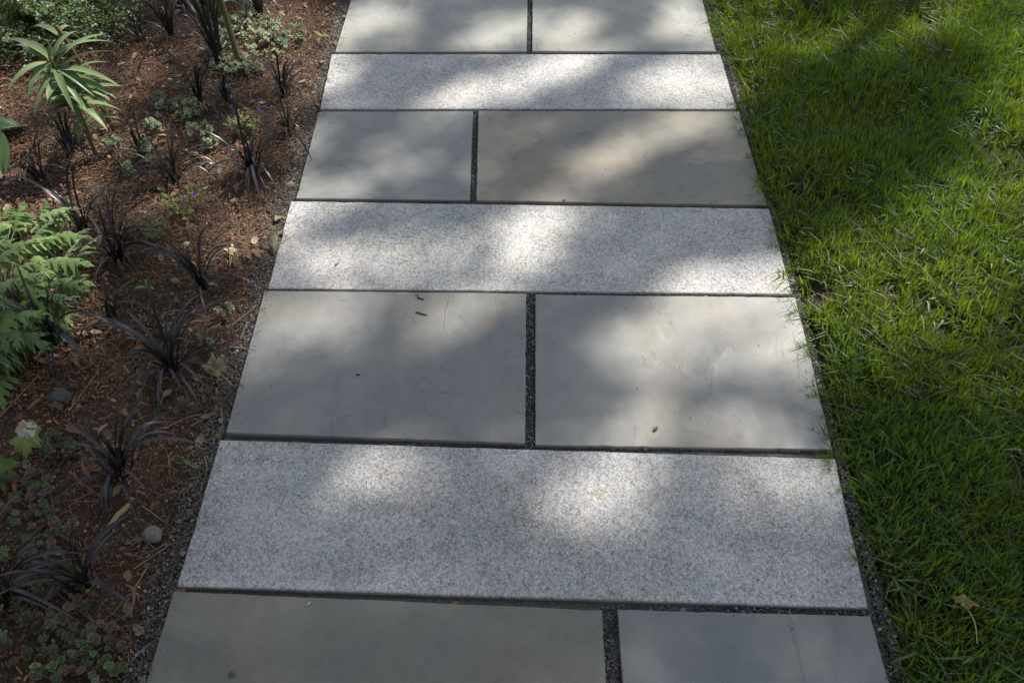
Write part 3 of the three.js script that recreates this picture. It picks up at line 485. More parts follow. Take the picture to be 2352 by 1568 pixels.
mondo([277, 600], [[262, 437, .22], [280, 424, .23], [297, 452, .19], [327, 474, .17], [310, 485, .17], [393, 512, .09], [395, 545, .05], [378, 552, .04], [393, 590, .02], [189, 568, .05], [224, 464, .16], [345, 405, .2], [223, 655, .006], [257, 637, .006], [330, 640, .006], [320, 520, .1], [365, 590, .015], [240, 500, .14]], 6, 'black mondo grass with pale dry leaves reaching over sunlit mulch');
mondo(c2(1410, 420), T(c2, [1340, -10, .2], [1450, 0, .22], [1690, 0, .19], [1060, 200, .06], [1150, 120, .11], [960, 250, .05], [940, 215, .07], [1660, 160, .09], [1250, 180, .11], [1180, 330, .03]), 4, 'wispy black mondo grass with three straight upright leaves');
mondo(c2(1190, 990), T(c2, [1020, 280, .24], [690, 625, .13], [780, 690, .11], [590, 745, .06], [1655, 480, .19], [1410, 460, .2], [820, 940, .04], [960, 1250, .003], [1110, 1285, .003], [1490, 1190, .006], [1300, 1210, .004], [880, 1070, .01], [860, 570, .15], [900, 800, .08]), 14, 'broad black mondo grass clump next to a pale folded maple leaf', { size: 1.1 });
mondo(c2(395, 810), T(c2, [430, 320, .21], [600, 350, .19], [340, 510, .13], [210, 490, .14], [5, 490, .13], [5, 600, .09], [660, 565, .08], [870, 720, .04], [5, 860, .03], [5, 940, .01], [380, 1055, .003], [600, 890, .02], [650, 990, .004], [480, 870, .03], [150, 990, .004]), 10, 'black mondo grass growing out from under the jagged-leaved plant');
mondo([282, 1085], [[300, 910, .17], [333, 915, .14], [395, 970, .06], [141, 1031, .05], [154, 1059, .02], [182, 1084, .01], [420, 1000, .05], [500, 1035, .03], [234, 991, .09], [340, 1130, .01]], 10, 'black mondo grass beside the lowest granite plank, blades hanging over it');
mondo([195, 1345], [[175, 1200, .16], [300, 1180, .1], [90, 1280, .06], [60, 1300, .06], [140, 1290, .05], [330, 1410, .01]], 9, 'dark mondo grass clump standing in the sedum carpet');
mondo([20, 1390], [[40, 1130, .22], [100, 1250, .14], [150, 1290, .12], [10, 1200, .2], [200, 1440, .06], [210, 1275, .08], [-60, 1300, .1]], 8, 'black mondo grass with wide blades at the rim of the sedum carpet', { size: 1.2 });
mondo([330, 100], [], 8, 'black mondo grass clump at the foot of the pale-flowered mound', { size: 0.8 });
mondo([95, 415], [[30, 404, .1], [60, 430, .05]], 6, 'thin black mondo grass behind the jagged-leaved plant', { size: 0.9 });
mondo([330, 365], [[210, 340, .11], [300, 300, .14]], 4, 'low black mondo grass between the lily and a sedum mat', { size: 0.8 });
mondo([420, 20], [], 10, 'black mondo grass clump beside the tallest one', { size: 1.1 });
mondo([255, 735], [], 3, 'small black mondo grass tuft among pale runners', { size: 0.7 });
mondo(c1(1565, 690), T(c1, [1560, 510, .1], [1600, 560, .08], [1650, 600, .05]), 2, 'tiny black mondo grass sprig alone in the mulch', { size: 0.5 });

// ------------------------------------------------------------------ lilies
const stemMat = std(lin(0.09, 0.11, 0.025), 0.5), stemRed = std(lin(0.12, 0.075, 0.03), 0.55);
const veins = pixels(64, 8, (x) => { const v = 0.80 + 0.2 * hash(Math.floor(x / 3), 1, 5) - (Math.abs(x - 32) < 2 ? 0.15 : 0); return [v, v, v * 0.95]; }, true);
const lilyMats = [leafy(lin(0.15, 0.25, 0.085), 0.35, 0.6, { map: veins }), leafy(lin(0.115, 0.205, 0.075), 0.32, 0.55, { map: veins }), leafy(lin(0.19, 0.29, 0.10), 0.35, 0.6, { map: veins })];
function lilyLeaf(t, base, a, tip, w) {
  const d = tip.clone().sub(a), c = a.clone().addScaledVector(d, 0.45).add(V(0, 0.025 + 0.1 * Math.hypot(d.x, d.z), 0));
  const m = part('leaf', ribbon(a.clone().sub(base), c.sub(base), tip.clone().sub(base), (s) => w * Math.pow(Math.sin(Math.PI * Math.pow(clamp(s * 0.97 + 0.03), 0.75)), 0.75) + 0.0012, { n: 12, fold: 0.2, twist: gauss() * 0.35 }), lilyMats[Math.floor(rnd() * 3)], t);
  return m;
}
{
  const g0 = P(...c1(658, 1060), 0.02), base = V(g0.x, bedH(g0.x, g0.z), g0.z);
  const top = nearLine(...c1(412, 375), base, base.clone().add(V(-0.03, 1, -0.02)));
  const t = thing('lily_plant', 'leafy green lily with long pointed glossy leaves and a cut stem', 'plant', base);
  part('stem', tube([V(0, -0.03, 0), top.clone().sub(base).multiplyScalar(0.5).add(V(0.012, 0, 0.01)), top.clone().sub(base)], 0.0075, 0.006, 16, 8), stemMat, t);
  const HT = top.y - base.y;
  [[390, 385, 15, 283, -.02], [380, 430, 60, 325, -.02], [385, 420, 45, 408, -.06], [455, 400, 530, 215, .05], [445, 440, 735, 235, .05], [460, 380, 785, 290, -.02], [500, 470, 785, 355, .0], [520, 540, 755, 430, .02], [400, 420, 370, 660, -.09, 1.25], [445, 490, 585, 770, -.06], [470, 640, 572, 860, -.07], [480, 465, 820, 590, -.03], [480, 510, 805, 680, -.04], [500, 590, 755, 678, -.03], [540, 680, 850, 597, .03], [430, 560, 440, 700, -.08], [390, 500, 235, 810, -.07], [530, 680, 745, 905, -.05, 1.1], [540, 640, 720, 860, -.08], [480, 740, 300, 865, -.03], [460, 720, 265, 830, -.05], [420, 530, 160, 500, .0], [450, 640, 180, 645, -.01], [380, 450, 290, 700, -.1], [550, 830, 552, 1010, -.08], [420, 400, 385, 280, .06], [430, 420, 170, 290, .0], [500, 700, 620, 560, .06], [490, 600, 700, 520, .03], [450, 600, 330, 760, -.08], [520, 760, 640, 690, .02], [500, 720, 400, 640, .02]]
    .forEach(([ax, ay, tx, ty, dh, k = 1]) => { const a = nearLine(...c1(ax, ay), base, top); a.y = Math.min(a.y, top.y - 0.005); const tip = P(...c1(tx, ty), a.y + dh); lilyLeaf(t, base, a, tip, rr(0.019, 0.025) * k); });
  for (let k = 0; k < 22; k++) { const q = rr(0.3, 0.97), a = base.clone().lerp(top, q), f = k * 2.4 + gauss() * 0.3, l = rr(0.09, 0.13) * (0.75 + 0.4 * q); lilyLeaf(t, base, a, a.clone().add(V(Math.cos(f) * l, rr(-0.07, 0.02), Math.sin(f) * l)), rr(0.018, 0.026)); }
  const b2 = P(...c1(768, 862), 0.02); const base2 = V(b2.x, bedH(b2.x, b2.z), b2.z), top2 = nearLine(...c1(405, 172), base2, base2.clone().add(V(-0.12, 1, 0.0)));
  const t2 = thing('lily_plant', 'second lily, its bare reddish cut stem rising behind the leafy one', 'plant', base2);
  part('stem', tube([V(0, -0.03, 0), top2.clone().sub(base2).multiplyScalar(0.55).add(V(0.01, 0, 0)), top2.clone().sub(base2)], 0.008, 0.0065, 14, 8), stemRed, t2);
  [[420, 220, 545, 215, -.03], [450, 260, 210, 195, -.02], [450, 250, 560, 280, -.06], [640, 690, 740, 720, .02], [620, 640, 730, 770, -.05]].forEach(([ax, ay, tx, ty, dh]) => { const a = nearLine(...c1(ax, ay), base2, top2); lilyLeaf(t2, base2, a, P(...c1(tx, ty), a.y + dh), rr(0.014, 0.02)); });
  // the bare stem further along the bed
  const b3 = P(...c1(1655, 440), 0.02), base3 = V(b3.x, bedH(b3.x, b3.z), b3.z), top3 = nearLine(...c1(1560, -190), base3, base3.clone().add(V(-0.02, 1, 0)));
  const t3 = thing('lily_plant', 'tall lily with a thick bare olive stem rising through sedum', 'plant', base3);
  part('stem', tube([V(0, -0.03, 0), top3.clone().sub(base3).multiplyScalar(0.5), top3.clone().sub(base3)], 0.0105, 0.008, 16, 8), stemMat, t3);
  [[1590, 10, 1700, 65, -.06], [1585, 0, 1475, 160, -.1], [1590, 20, 1745, 40, -.08], [1580, -40, 1420, -60, .0], [1570, -80, 1700, -120, .02], [1575, -100, 1480, -200, .02]].forEach(([ax, ay, tx, ty, dh]) => { const a = nearLine(...c1(ax, ay), base3, top3); lilyLeaf(t3, base3, a, P(...c1(tx, ty), a.y + dh), rr(0.013, 0.018)); });
}

// ------------------------------------------------------------------ plant with jagged, lobed leaves at the left
function jagged(L, Wd, lobes, s) {                       // pinnate leaf: toothed lobes on both sides, bent along its length
  const pos = [], idx = [], rib = [], half = (t) => Wd * Math.pow(Math.sin(Math.PI * clamp(t * 0.93 + 0.07)), 0.7);
  const n = lobes * 4;
  const bend = (x, z) => V(x, 0.10 * L * Math.sin(z / L * 2.4) - 0.14 * Math.max(0, z / L - 0.35) * z + 0.25 * Math.abs(x) - 4 * x * x / Wd * 0.3, z);
  for (let i = 0; i <= n; i++) { const p = bend(0, i / n * L); pos.push(p.x, p.y, p.z); }
  for (const side of [-1, 1]) for (let k = 0; k < lobes; k++) {
    const t0 = k / lobes, w = half(t0 + 0.5 / lobes) * (0.6 + 0.65 * hash(k, side + 2, s)), z0 = t0 * L, dz = L / lobes, r0 = k * 4;
    const q = [[0.34, 0.02], [0.58, 0.06], [0.56, 0.20], [0.86, 0.24], [0.80, 0.44], [1.15, 0.78], [0.80, 0.72], [0.78, 0.98], [0.52, 0.80], [0.34, 1.0]];
    const b = pos.length / 3;
    for (const [u, v] of q) { const p = bend(side * u * w, z0 + (v * 1.0 + u * 0.5 - 0.2) * dz); pos.push(p.x, p.y + 0.003 * (hash(k, Math.round(u * 90), s) - 0.5), p.z); }
    const rim = [r0, ...q.map((_, i) => b + i), r0 + 4];
    for (let i = 0; i + 1 < rim.length; i++) if (rim[i] !== r0 + 2) side > 0 ? idx.push(r0 + 2, rim[i + 1], rim[i]) : idx.push(r0 + 2, rim[i], rim[i + 1]);
  }
  const p = bend(0, L * 1.14), a = pos.length / 3, w1 = half(0.97) * 0.6 + 0.004; pos.push(p.x, p.y, p.z); const l = bend(-w1, L * 0.97), r = bend(w1, L * 0.97); pos.push(l.x, l.y, l.z, r.x, r.y, r.z); idx.push(n, a, a + 1, n, a + 2, a);
  return raw(pos, idx);
}
{
  const g0 = P(20, 690, 0.01), base = V(g0.x, bedH(g0.x, g0.z), g0.z);
  const t = thing('jagged_leaf_plant', 'bushy green plant with deeply toothed lobed leaves in dappled sun', 'plant', base);
  const mats = [leafy(lin(0.16, 0.255, 0.075), 0.35, 0.12), leafy(lin(0.12, 0.21, 0.07), 0.32, 0.12), leafy(lin(0.20, 0.30, 0.085), 0.3, 0.12)];
  const geos = [0, 1, 2, 3, 4].map((k) => jagged(0.115 + 0.012 * k, 0.040 + 0.003 * k, 4 + (k % 2), 100 + k));
  seed = 555;
  for (let k = 0; k < 150; k++) {
    const x = rr(-90, 195), y = rr(485, 850), out = Math.hypot((x - 0) / 165, (y - 640) / 175); if (out > 1 || (x > 50 && y > 730)) { continue; }
    const h = 0.02 + 0.13 * (1 - out * out) * rr(0.5, 1), p = P(x, y, base.y + h);
    const m = part('leaf', geos[k % 5], mats[Math.floor(rnd() * 3)], t); m.position.copy(p).sub(base);
    const a = Math.atan2(p.x - base.x, p.z - base.z) + gauss() * 1.9; m.rotation.set(gauss() * 0.5 - 0.1, a, gauss() * 0.45, 'YXZ'); m.scale.setScalar(rr(0.4, 0.72));
    if (k % 3 === 0) part('leaf_stalk', tube([V(0, 0, 0), m.position.clone().multiplyScalar(0.5).add(V(0, 0.02, 0)), m.position.clone()], 0.002, 0.0014, 6, 4), stemMat, t);
  }
  for (const [x, y, h, a, s] of [[120, 545, .05, 1.7, .8], [125, 640, .05, 1.5, .8], [100, 690, .06, 1.2, .8], [105, 600, .1, 1.6, .9], [20, 760, .05, .3, 1], [-10, 800, .04, .2, 1], [90, 500, .08, 2.2, .8], [0, 850, .02, .4, .9]]) { const m = part('leaf', geos[1], mats[0], t); m.position.copy(P(x, y, base.y + h)).sub(base); m.rotation.set(0.1, a, 0.1, 'YXZ'); m.scale.setScalar(s * 0.85); }
}

// ------------------------------------------------------------------ mound of fine foliage with tiny pale flowers
{
  const g0 = P(120, 90, 0.01), base = V(g0.x - 0.03, bedH(g0.x, g0.z), g0.z - 0.05), R = V(0.37, 0.27, 0.33); seed = 777;
  const t = thing('flowering_mound', 'airy mound of tiny green leaves dotted with pale lilac flowers', 'plant', base);
  const leafG = raw([0, 0, 0, 0.0032, 0.001, 0.005, 0, 0, 0.006, -0.0032, 0.001, 0.005, 0, -0.001, 0.012], [0, 1, 2, 0, 2, 3, 2, 1, 4, 2, 4, 3]), fl = [], fp = [], cl = [], pc = [];
  const stems = [];
  for (let k = 0; k < 560; k++) {
    const a = rnd() * 6.283, e = Math.acos(1 - rnd() * 0.98), d = rr(0.72, 1.06), tip = V(Math.sin(e) * Math.cos(a) * R.x * d, Math.cos(e) * R.y * d + 0.02, Math.sin(e) * Math.sin(a) * R.z * d);
    const mid = tip.clone().multiplyScalar(0.5).add(V(0, 0.05, 0)), cv = new THREE.QuadraticBezierCurve3(V(tip.x * 0.1, 0, tip.z * 0.1), mid, tip);
    stems.push(tube([cv.getPoint(0), cv.getPoint(0.5), tip], 0.0011, 0.0006, 4, 3));
    for (let j = 0; j < 42; j++) { const p = cv.getPoint(rr(0.3, 1)).add(V(gauss() * 0.012, gauss() * 0.012, gauss() * 0.012)); fl.push(place(p.x, p.y, p.z, gauss() * 0.8, rnd() * 6.28, gauss() * 0.8, rr(0.6, 1.3))); const h = rr(0.75, 1.25); cl.push(lin(0.15 * h, 0.23 * h * rr(0.9, 1.1), 0.065 * h)); }
    const nf = rnd() < 0.72 ? 1 + Math.floor(rnd() * 3) : 0; for (let j = 0; j < nf; j++) { const p = cv.getPoint(rr(0.86, 1)).add(V(gauss() * 0.01, 0.006 + gauss() * 0.006, gauss() * 0.01)); fp.push(place(p.x, p.y, p.z, gauss() * 0.6, rnd() * 6, gauss() * 0.6, rr(0.7, 1.15))); const w = rr(0.8, 1); pc.push(lin(0.55 * w, 0.55 * w, 0.72 * w)); }
  }
  part('stems', mergeGeometries(stems), stemMat, t).userData.kind = 'stuff';
  scatter('foliage', leafG, leafy(0xffffff, 0.35, 0.1), fl, cl, t);
  const pet = []; for (let i = 0; i < 5; i++) { const g = raw([0, 0, 0, 0.0018, 0.0004, 0.003, 0, 0.0008, 0.0052, -0.0018, 0.0004, 0.003], [0, 1, 2, 0, 2, 3]); g.rotateY(i * 1.2566); pet.push(g); }
  scatter('flowers', mergeGeometries(pet), leafy(0xffffff, 0.3, 0), fp, pc, t);
}

// ------------------------------------------------------------------ sedum mats: rosettes of round fleshy leaves on creeping stems
const sedumLeaf = (() => { const pos = [0, 0, 0], idx = []; const n = 9; for (let i = 0; i <= n; i++) { const a = -2.35 + 4.7 * i / n, r = 0.5; pos.push(Math.sin(a) * r * 0.82, 0.10 + 0.12 * Math.cos(a) * 0.4, 0.55 + Math.cos(a) * r * 0.9); } pos.push(0, 0.07, 0.6); for (let i = 0; i < n; i++) idx.push(n + 2, i + 1, i + 2); idx.push(0, n + 2, 1, 0, n + 1, n + 2); return raw(pos, idx); })();
function rosette(s) { const gs = []; let k = 0; for (const [n, r, tilt, y] of [[4, 0.0095, 0.08, 0], [4, 0.0085, -0.25, 0.004], [4, 0.0062, -0.55, 0.0075], [3, 0.004, -0.9, 0.010]]) for (let i = 0; i < n; i++) { const g = sedumLeaf.clone(); g.scale(r, r, r * (0.9 + 0.25 * hash(i, k, s))); g.rotateX(tilt + 0.3 * (hash(i, k, s + 4) - 0.5)); g.rotateY(i / n * 6.283 + k * 0.78 + 0.3 * hash(i, k, s + 7)); g.translate(0, y, 0); gs.push(g); k++; } return mergeGeometries(gs); }
const rosG = [1, 2, 3, 4].map(rosette);
const sedMats = [leafy(lin(0.27, 0.35, 0.21), 0.12, 0.3), leafy(lin(0.17, 0.25, 0.11), 0.12, 0.3), leafy(lin(0.19, 0.15, 0.12), 0.12, 0.3), leafy(lin(0.17, 0.10, 0.10), 0.12, 0.3), leafy(lin(0.33, 0.39, 0.22), 0.12, 0.3), leafy(lin(0.10, 0.125, 0.055), 0.12, 0.3)];
const runMat = std(lin(0.19, 0.13, 0.085), 0.75);
function sedum(label, polyCenters, count, mix, o = {}) {   // patches given as [px, py, rx, ry]
  const [ax, ay] = polyCenters[0], g0 = P(ax, ay, 0.01), base = V(g0.x, bedH(g0.x, g0.z), g0.z);
  const t = thing('sedum_mat', label, 'ground cover', base, 'creeping sedum in the mulch');
  const pts = [];
  for (let k = 0; k < count; k++) {
    const [cx, cy, rx, ry] = polyCenters[k % polyCenters.length], a = rnd() * 6.283, d = Math.sqrt(rnd()), x = cx + Math.cos(a) * rx * d, y = cy + Math.sin(a) * ry * d;
    const p = P(x, y, 0.02); if (p.x > XL - 0.03) continue; p.y = bedH(p.x, p.z) + rr(0.008, 0.03) * (o.tall ?? 1); p.sub(base); pts.push(p);
    const m = part('rosette', rosG[k % 4], sedMats[mix[Math.floor(rnd() * mix.length)]], t); m.position.copy(p); m.rotation.set(gauss() * 0.35, rnd() * 6.283, gauss() * 0.35, 'YXZ'); m.scale.setScalar(rr(0.7, 1.35) * (o.size ?? 1));
  }
  for (let k = 0; k < pts.length; k += 3) { const a = pts[k], b = pts[(k + 5) % pts.length]; if (a.distanceTo(b) > 0.16) continue; const gy = (p) => V(p.x, bedH(p.x + base.x, p.z + base.z) - base.y + 0.006, p.z); const m1 = gy(a.clone().lerp(b, 0.5).add(V(gauss() * 0.02, 0, gauss() * 0.02))); part('runner', tube([a, gy(a.clone().lerp(m1, 0.4)), m1, gy(b.clone().lerp(m1, 0.3)), b], 0.0014, 0.0012, 12, 5), runMat, t); }
  return t;
}
sedum('spreading mat of pale green sedum around the bare lily stem', [[...c1(1720, 330), 85, 60], [...c1(1800, 200), 60, 40], [...c1(1650, 480), 60, 18], [...c1(1560, 220), 45, 30], [...c1(1900, 260), 45, 32], [...c1(1500, 380), 35, 22]], 300, [0, 0, 1, 4, 4, 2], { size: 0.9 });
sedum('grey-green sedum cluster in front of the smaller mondo grass', [[...c1(1190, 770), 48, 22], [...c1(1350, 790), 26, 22], [...c1(1110, 740), 16, 10]], 64, [0, 1, 2]);
sedum('bright upright sedum shoots behind the sunlit mulch', [[...c1(1400, 960), 28, 18], [...c1(1460, 1040), 16, 14], [...c1(1080, 920), 14, 10], [...c1(1010, 1080), 14, 16]], 44, [0, 4, 1], { tall: 1.6, size: 1.1 });
sedum('few sedum rosettes near the foot of the lily', [[...c1(790, 1010), 22, 12], [...c1(880, 1190), 12, 8]], 16, [1, 0]);
sedum('reddish grey sedum sprigs beside the bluestone edge', [[...c2(1560, 600), 18, 14], [...c2(1440, 800), 16, 22], [...c2(1200, 750), 18, 10]], 28, [2, 3, 0]);
sedum('purplish sedum tangle with bare runners in the shade', [[...c2(1060, 640), 45, 22], [...c2(1280, 1250), 14, 8]], 14, [3, 2], { size: 0.8 });
sedum('wide dark sedum carpet with red tinged rosettes around mondo grass', [[60, 1120, 85, 40], [90, 1200, 100, 50], [60, 1300, 90, 60], [120, 1400, 120, 60], [110, 1500, 130, 60], [180, 1540, 110, 40], [230, 1490, 60, 60], [140, 1030, 40, 25]], 210, [1, 5, 5, 2, 5, 3], { size: 1.0 });
sedum('small sedum tuft beside the largest bluestone gap at the bed rim', [[...c1(2080, 240), 22, 16], [...c1(1960, 330), 8, 6]], 18, [1, 0]);

// exposed runners and roots that the photograph shows
function strand(name, label, category, pts, r0, r1, mat, grp, lift = 0.006) { const q = pts.map(([x, y, h = 0]) => { const p = P(x, y, 0.02); p.y = (p.x > XL && p.x < XR ? TOP : p.x < XL ? bedH(p.x, p.z) : lawnH(p.x, p.z) + 0.02) + lift + h; return p; }); const b = q[0].clone(); return single(name, label, category, tube(q.map((p) => p.sub(b)), r0, r1, 20, 5), mat, b, grp); }
const straw = std(lin(0.33, 0.25, 0.13), 0.75), dark = std(lin(0.05, 0.042, 0.035), 0.8), wood = std(lin(0.20, 0.14, 0.09), 0.8);
strand('creeping_runner', 'pale bare runner looping over mulch beside the broad mondo clump', 'runner', [c2(1110, 685), c2(1150, 610), c2(1250, 590), c2(1380, 610), c2(1500, 640)], 0.0028, 0.0022, runMat);
strand('creeping_runner', 'curved pale root arching at the rim of the sedum carpet', 'runner', [[...c3(850, 890)], [...c3(905, 930), .012], [...c3(918, 1000), .014], [...c3(880, 1080), .008], [...c3(820, 1120)]], 0.003, 0.0022, runMat);
strand('creeping_runner', 'long bent runner crossing the shaded sedum carpet', 'runner', [c3(500, 140), c3(540, 200), c3(600, 240), c3(640, 270)], 0.0026, 0.002, runMat);
strand('creeping_runner', 'thick pale runner lying between sedum rosettes', 'runner', [c3(230, 600), c3(300, 580), c3(400, 570), c3(500, 620)], 0.0032, 0.0024, runMat);
const strawRows = [[c2, [480, 1285], [560, 1170], [655, 1040]], [c2, [1600, 660], [1700, 580], [1820, 480]], [c2, [1130, 1385], [1300, 1300], [1480, 1270]], [c2, [0, 1330], [120, 1200], [260, 1050]], [c3, [900, 780], [1020, 700], [1135, 615]], [c3, [960, 350], [1050, 410], [1140, 475]], [c3, [820, 1070], [900, 920], [1000, 760]], [c3, [880, 1410], [950, 1330], [1010, 1280]], [c3, [1380, 0], [1400, 80], [1350, 250]], [c2, [1950, 60], [1940, 10], [1980, -80]], [c2, [1600, 180], [1590, 230], [1585, 265]], [c2, [1650, 760], [1680, 690], [1700, 640]], [c2, [1310, 1360], [1400, 1310], [1480, 1270]], [c1, [840, 1285], [900, 1275], [970, 1265]], [c2, [1520, 1230], [1525, 1350], [1500, 1460]], [c2, [650, 470], [660, 540], [800, 560]]];
strawRows.forEach(([f, ...pts]) => strand('straw_stalk', 'thin tan straw stalk lying on the dark mulch', 'straw', pts.map(([x, y]) => f(x, y)), 0.0012, 0.0008, straw, 'single straw stalks on the planting bed'));
strand('straw_stalk', 'fine curved straw lying on the olive bluestone slab', 'straw', [[414, 1462], [432, 1500], [440, 1530], [448, 1560]], 0.0007, 0.0004, straw, undefined, 0.0012);
[[[1683, 185], [1700, 250], [1722, 325]], [[1712, 290], [1745, 390], [1778, 458]], [[1762, 455], [1772, 478], [1785, 505]]].forEach((pts, k) => strand('dry_stick', ['long thin brown stick lying in the gap along the lawn edge', 'split brown stick lying beside the tan bluestone slab', 'short pale stick at the corner of the middle granite plank'][k], 'stick', pts.map(([x, y]) => [x + 6, y]), 0.0034, 0.002, wood, undefined, 0.002));

// ------------------------------------------------------------------ small blue-flowered plants
function lobelia(label, px, flowers, n, spread) {
  const g0 = P(...px, 0.01), base = V(g0.x, bedH(g0.x, g0.z), g0.z), t = thing('blue_lobelia', label, 'plant', base);
  const leafG = ribbon(V(), V(0, 0.006, 0.009), V(0, 0.002, 0.019), (s) => 0.0075 * Math.sin(Math.PI * clamp(s * 0.9 + 0.08)), { n: 4 }), mats = [leafy(lin(0.19, 0.24, 0.05), 0.35, 0.15), leafy(lin(0.13, 0.19, 0.045), 0.35, 0.15), leafy(lin(0.24, 0.2, 0.06), 0.3, 0.15)];
  for (let k = 0; k < n; k++) {
    const a = rnd() * 6.283, r = spread * Math.sqrt(rnd()), h = rr(0.02, 0.065), tip = V(Math.cos(a) * r, h, Math.sin(a) * r);
    part('stem', tube([V(tip.x * 0.3, -0.005, tip.z * 0.3), V(tip.x * 0.7, h * 0.6, tip.z * 0.7), tip], 0.0009, 0.0006, 5, 3), mats[1], t);
    for (let j = 0; j < 5; j++) { const m = part('leaf', leafG, mats[Math.floor(rnd() * 3)], t); m.position.set(tip.x * (0.6 + 0.1 * j), h * (0.35 + 0.16 * j), tip.z * (0.6 + 0.1 * j)); m.rotation.set(gauss() * 0.4 - 0.2, rnd() * 6.283, gauss() * 0.3, 'YXZ'); m.scale.setScalar(rr(0.6, 1.1)); }
  }
  const blue = leafy(lin(0.07, 0.06, 0.62), 0.3, 0), pet = [0, 1, 2].map((i) => { const g = ribbon(V(), V(0, 0.001, 0.004), V(0, 0, 0.0085), (s) => 0.007 * Math.sin(Math.PI * clamp(s * 0.85 + 0.1)), { n: 4 }); g.rotateY((i - 1) * 0.85); return g; });
  [2.4, -2.4].forEach((a) => { const g = ribbon(V(), V(0, 0.002, 0.003), V(0, 0.003, 0.006), (s) => 0.003 * Math.sin(Math.PI * clamp(s * 0.85 + 0.1)), { n: 3 }); g.rotateY(a); pet.push(g); });
  const fg = mergeGeometries(pet);
  for (const [x, y, h] of flowers) { const p = P(...c1(x, y), base.y + h).sub(base); const m = part('flower', fg, blue, t); m.position.copy(p); m.rotation.set(0.35, gauss() * 1.5, gauss() * 0.3, 'YXZ'); m.scale.setScalar(rr(0.5, 0.75)); part('flower_stalk', tube([V(p.x * 0.4, 0, p.z * 0.4), V(p.x * 0.8, p.y * 0.6, p.z * 0.8), p], 0.0007, 0.0005, 6, 3), mats[1], t); }
}
lobelia('yellow-green bushy plant with small blue flowers among mondo grass', c1(1690, 930), [[1790, 680, .05], [1720, 720, .06], [1788, 750, .06], [1798, 772, .055], [1532, 792, .05], [1600, 738, .06], [1622, 772, .06]], 30, 0.045);
lobelia('sparse low plant with scattered blue flowers on sunlit mulch', c1(1310, 1450), [[1340, 1338, .05], [1272, 1382, .045], [1482, 1536, .03]], 16, 0.06);
lobelia('low yellow-green plant flattened under the pale mondo leaves', c2(1090, 90), [], 16, 0.045);

// ------------------------------------------------------------------ broad leaf at the rim, seedlings
{
  const g0 = P(-40, 345, 0.01), base = V(g0.x, bedH(g0.x, g0.z), g0.z), t = thing('broad_leaf_plant', 'low plant with one broad dark green quilted leaf', 'plant', base);
  const pos = [], idx = [], n = 26, m = 10, L = 0.17, Wd = 0.125;
  for (let i = 0; i <= n; i++) for (let j = 0; j <= m; j++) { const s = i / n, k = j / m * 2 - 1, w = Wd / 2 * Math.pow(Math.sin(Math.PI * clamp(s * 0.94 + 0.03)), 0.55), q = 0.004 * Math.sin(s * 26 + Math.abs(k) * 7) * (1 - k * k); pos.push(k * w, 0.03 + q + 0.022 * Math.abs(k) + 0.03 * Math.sin(s * 2.5) - 0.06 * s * s, s * L); }
  for (let i = 0; i < n; i++) for (let j = 0; j < m; j++) { const a = i * (m + 1) + j; idx.push(a, a + 1, a + m + 1, a + 1, a + m + 2, a + m + 1); }
  const g = raw(pos, idx), mat = leafy(lin(0.06, 0.12, 0.035), 0.2, 0.4);
  for (const [a, s, x, z] of [[0.75, 1, 0, 0], [-0.8, 0.9, 0, 0], [-2.4, 0.9, 0, 0], [2.5, 0.8, 0, 0]]) { const l = part('leaf', g, mat, t); l.rotation.set(0, a, 0); l.scale.setScalar(s); l.position.set(x, 0, z); }
}
function seedling(label, px, s, n = 3) {
  const g0 = P(...px, 0.01), base = V(g0.x, bedH(g0.x, g0.z), g0.z), t = thing('seedling', label, 'seedling', base), mat = leafy(lin(0.16, 0.27, 0.05), 0.35, 0.2);
  part('stem', tube([V(0, -0.004, 0), V(0.001, 0.01 * s, 0), V(0, 0.022 * s, 0)], 0.001 * s, 0.0008 * s, 4, 4), mat, t);
  for (let k = 0; k < n; k++) { const a = k / n * 6.283 + 0.5; part('leaf', ribbon(V(0, 0.02 * s, 0), V(Math.cos(a) * 0.012 * s, 0.034 * s, Math.sin(a) * 0.012 * s), V(Math.cos(a) * 0.03 * s, 0.03 * s, Math.sin(a) * 0.03 * s), (q) => 0.011 * s * Math.sin(Math.PI * clamp(q * 0.9 + 0.08)), { n: 6 }), mat, t); }
}
seedling('two-leaved green seedling on mulch near the uppermost slab', c1(2232, 290), 1.15, 2);
seedling('bright green seedling in shaded mulch beside pale runners', c2(1045, 490), 1.0, 3);
seedling('tiny green seedling on dark soil beside the lowest granite plank', c3(1310, 100), 0.7, 2);
seedling('tiny yellow-green seedling between two mondo clumps', c2(1000, 1135), 0.6, 2);

